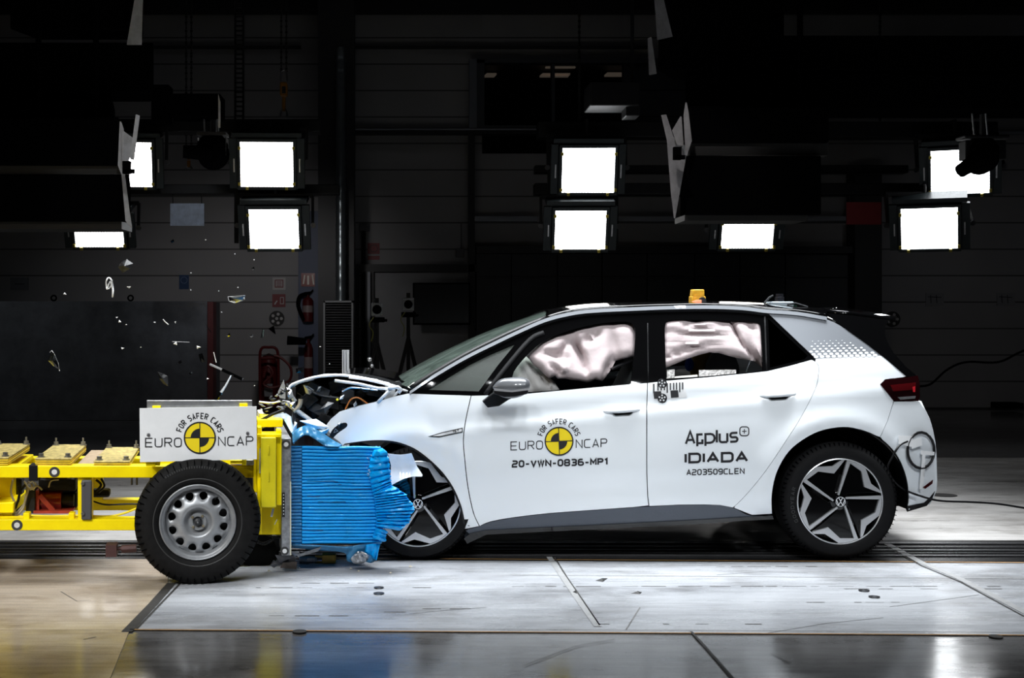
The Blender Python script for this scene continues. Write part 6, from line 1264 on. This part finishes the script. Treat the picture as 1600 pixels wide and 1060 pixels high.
# conduit and boxes on the wall, door of the dark block
b = B(); b.tube([P(568, 350, 20.45), P(568, 635, 20.45)], .035); tag(b.build('wall_conduit', BM), 'dark vertical conduit just right of the duct pipe', 'conduit')
beam('junction_box', 'small grey junction box on the wall above the dim alarm sign', 'junction box', [(561, 350, 577, 361, 20.4, .1)], mat('junction_grey', (.10, .10, .11), .5))
beam('junction_box', 'small pale socket box on the wall above the door frame', 'junction box', [(713, 389, 725, 402, 20.42, .08), (720, 348, 721.5, 389, 20.45, .05)], MATS['junction_grey'])
blk = thing('steel_block', 'large dark scratched steel block with a red end post, left of the hall', 'steel block', tuple(G(120, 657)))
Y = G(120, 657).y
b = B(); b.hexa([P(-200, 657, Y), P(324, 657, Y), P(324, 471, Y), P(-200, 471, Y)]+[p+Vector((0, 1.2, 0)) for p in (P(-200, 657, Y), P(324, 657, Y), P(324, 471, Y), P(-200, 471, Y))]); b.build('block', mat('scratched_black_steel', (.10, .108, .125), .55, .2, var=.45, scale=3, bump=.1), blk, smooth=0)
b = B(); b.hexa([P(324.3, 640, Y-.02), P(333, 640, Y-.02), P(333, 472, Y-.02), P(324.3, 472, Y-.02)]+[p+Vector((0, .3, 0)) for p in (P(324.3, 640, Y), P(333, 640, Y), P(333, 472, Y), P(324.3, 472, Y))]); b.build('end_post', mat('dark_red_post', (.085, .013, .016), .5), blk, smooth=0)
b = B(); rg = random.Random(4)
for k in range(40):
    x = rg.uniform(20, 318); y = rg.choice([rg.uniform(560, 640), rg.uniform(480, 640), 476+rg.uniform(0, 8)]); l = rg.uniform(2, 26); ribbon(b, [(x, y), (x+l, y-l*rg.uniform(-.1, .2))], rg.uniform(.3, .9), lambda x, y: P(x, y, Y-.004))
for x in range(292, 322, 2): ribbon(b, [(x, 471+rg.uniform(0, 3)), (x+3, 478+rg.uniform(-3, 4))], rg.uniform(.5, 2), lambda x, y: P(x, y, Y-.005))
b.build('scratches', mat('scratch_grey', (.10, .10, .105), .6), blk, smooth=0)
for x, lab in ((84, 'small black ring fitting on the steel block, leftmost'), (204, 'small black ring fitting on the steel block, right')):
    b = B(); b.tube([P(x+4*math.cos(a), 466-4*math.sin(a), Y+.1) for a in [i*PI/8 for i in range(17)]], .012); tag(b.build('lifting_ring', BLK), lab, 'ring')
# black-yellow hazard tape strip low behind the trolley
b = B()
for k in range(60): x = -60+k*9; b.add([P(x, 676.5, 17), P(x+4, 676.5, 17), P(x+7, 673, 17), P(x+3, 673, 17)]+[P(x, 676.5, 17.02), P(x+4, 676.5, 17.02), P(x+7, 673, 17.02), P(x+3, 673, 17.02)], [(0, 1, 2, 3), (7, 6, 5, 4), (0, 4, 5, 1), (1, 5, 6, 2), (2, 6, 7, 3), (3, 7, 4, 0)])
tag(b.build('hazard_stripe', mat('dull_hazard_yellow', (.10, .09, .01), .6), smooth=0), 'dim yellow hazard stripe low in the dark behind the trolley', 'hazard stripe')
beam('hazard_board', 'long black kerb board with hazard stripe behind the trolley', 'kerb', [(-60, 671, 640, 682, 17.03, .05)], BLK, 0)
b = B(); b.tube([P(x, y, 12) for x, y in cr([(1437, 604), (1455, 600), (1480, 578), (1510, 566), (1560, 566), (1600, 548), (1680, 520)], 5)], .010); tag(b.build('trailing_cable', BLK), 'thin black cable sagging across the right wall from the tail lamp', 'cable')
beam('floor_box', 'small dark box on the floor at the far right by the wall', 'box', [(1561, 630, 1600, 639, 20, .3)], BLK)

# ============================================================ flying fragments
CLR = glass_mat('clear_plastic', (.62, .64, .66), .06, .15); WH = mat('white_chip', (.8, .8, .8), .4); rg = random.Random(21)
def frag(pts, m, label, Y=7.35, cat='fragment', nm='flying_fragment', grp=None, rough=.012):
    b = B(); shard_px(b, pts, Y, .004, rough, int(pts[0][0])); tag(b.build(nm, m, smooth=0), label, cat, grp)
def fragtube(pts, r, m, label, Y=7.35):
    b = B(); b.tube([P(x, y, Y+.01*math.sin(i)) for i, (x, y) in enumerate(pts)], r, 6); tag(b.build('flying_fragment', m), label, 'fragment')
fragtube(cr([(167, 452), (166, 440), (170, 434), (175, 440), (177, 455), (176, 465)], 4)+cr([(176, 452), (172, 440), (168, 452), (173, 448), (175, 438)], 2), .0042, WH, 'white curled plastic loop flying above the steel block')
frag([(184, 417), (190, 409), (198, 405), (208, 412), (203, 420), (196, 424), (192, 427)], BAY, 'black crumpled fragment flying at the top left, above the curl', rough=.03)
frag([(356, 464), (366, 463), (383, 462), (379, 469), (368, 474), (359, 471)], CLR, 'clear lens fragment flying right of the red end post', rough=.03)
fragtube([(356, 464), (383, 462), (379, 470), (367, 474), (358, 471), (356, 464)], .0012, WH, 'bright rim of the clear lens fragment by the red end post')
frag([(79, 549), (84, 552), (90, 564), (93, 578), (84, 573), (75, 564)], CLR, 'clear curved fragment flying low on the left of the steel block', rough=.03)
fragtube([(78, 551), (81, 548), (85, 554), (91, 568), (93, 580)], .0018, WH, 'bright edge of the clear curved fragment low on the left')
frag([(246, 581), (254, 584), (262, 588), (263, 604), (255, 600), (249, 592)], BAY, 'black pointed fragment flying low before the steel block', rough=.03)
frag([(324, 510), (319, 503), (324, 512), (331, 522), (329, 517)], BLACKG, 'small black fragment in front of the red end post', rough=.02)
frag([(310, 554), (316, 552), (320, 565), (314, 567)], BLACKG, 'small black rectangle fragment left of the red end post')
frag([(402, 527), (410, 524), (414, 527), (411, 536), (404, 535)], CLR, 'clear fragment flying over the big extinguisher') if False else frag([(407, 528), (410, 514), (413, 516), (411, 528)], CLR, 'clear sliver flying above the wheeled extinguisher')
frag([(462, 576), (474, 574), (475, 583), (463, 583)], BLACKG, 'black chip flying right of the wheeled extinguisher', rough=.02)
t = thing('broken_trim_rod', 'broken black and chrome trim rod flying above the sign board', 'fragment', tuple(P(350, 581, 7.2)))
b = B(); b.bar(P(347, 578, 7.2), P(379, 593, 7.18), .012, .016); b.build('black_rod', BLACKG, t, smooth=0); b = B(); b.bar(P(328, 569.5, 7.22), P(347, 578, 7.2), .008, .01); b.build('chrome_end', ALLOY, t, smooth=0)
t = thing('broken_trim_stalk', 'chrome stalk with glassy tip, standing tilted over the sign board', 'fragment', tuple(P(346, 606, 7.15)))
b = B(); b.tube([P(361, 587, 7.17), P(352, 604, 7.15), P(345, 614, 7.14)], [.004, .006, .008], 6); b.build('stalk', ALLOY, t); b = B(); b.tube([P(345, 614, 7.14), P(340, 622, 7.13), P(331, 632, 7.12)], [.011, .010, .004], 6); b.build('tip', BLACKG, t)
SP = [(182, 496.5, 4), (186.5, 503, 4), (197, 507.5, 2), (242, 504, 3), (274, 503.5, 3), (274.5, 537, 6), (191, 544.5, 4), (220, 543, 2), (309.5, 542.5, 5), (101, 459.5, 4), (201.5, 449, 5), (298, 426.5, 2), (298, 453.5, 2), (341.5, 455, 2), (371.5, 449.5, 2), (346, 488, 2), (324, 592, 3), (397.5, 603, 2), (397, 406, 2), (381, 466, 4), (354, 580, 2), (321, 375, 2), (367, 397, 2), (515, 569, 2), (500, 542, 2), (408, 640, 3)]
ORD = 'leftmost,second,third,fourth,fifth,sixth,seventh,eighth,ninth,tenth,eleventh,twelfth,thirteenth,fourteenth,fifteenth,sixteenth,seventeenth,eighteenth,nineteenth,twentieth,twenty-first,twenty-second,twenty-third,twenty-fourth,twenty-fifth,rightmost'.split(',')
for k, (x, y, r) in enumerate(sorted(SP)):
    a = rg.uniform(0, 3); q = [(x+r*math.cos(a+i*2.1)*rg.uniform(.4, .9), y+r*.8*math.sin(a+i*2.1)*rg.uniform(.4, .9)) for i in range(3)]
    frag(q, WH, ORD[k]+(' ' if 0 < k < 25 and False else '')+(' of the tiny white chips in the air' if k in (0, 25) else ' from the left of the tiny white chips in the air'), cat='fragment', nm='flying_chip', grp='tiny white flying chips', rough=.006)
fragtube([(255, 499.5), (258, 503), (263, 507.5)], .0028, WH, 'short bright sliver flying before the middle of the steel block')
fragtube([(334, 551), (336, 559), (338, 567)], .0025, WH, 'short bright sliver just right of the red end post')
fragtube([(424, 390), (427, 384)], .003, WH, 'small bright sliver just below the lower left floodlight') if False else None
fragtube([(269, 534), (296, 535)], .0008, WH, 'hair-thin horizontal filament before the steel block')
for k, (x, y) in enumerate(((269, 377), (281, 566), (298, 583), (357, 524), (393, 525), (395, 420))):
    frag([(x-3, y), (x+2, y-3), (x+3, y+1), (x-1, y+3)], BLACKG, ['leftmost', 'second from the left', 'third from the left', 'fourth from the left', 'fifth from the left', 'rightmost'][k]+' of the tiny dark chips in the air', nm='flying_chip_dark', grp='tiny dark flying chips')
for k, (x, y) in enumerate(((420, 893), (468, 888), (548, 889), (560, 893), (610, 896), (641, 886))):
    c = G(x, y, .004); b = B(); r = rg.uniform(.006, .014); b.add([c+Vector((r, 0, 0)), c+Vector((-r*.6, r*.7, 0)), c+Vector((-r*.5, -r*.8, 0)), c+Vector((0, 0, r*.7))], [(0, 1, 3), (1, 2, 3), (2, 0, 3), (0, 2, 1)]); tag(b.build('floor_chip', mat('cream_chip', (.5, .45, .35), .6), smooth=0), ['leftmost', 'second from the left', 'third from the left', 'fourth from the left', 'fifth from the left', 'rightmost'][k]+' of the tiny cream chips on the pad below the barrier', 'fragment', 'tiny chips on the pad')
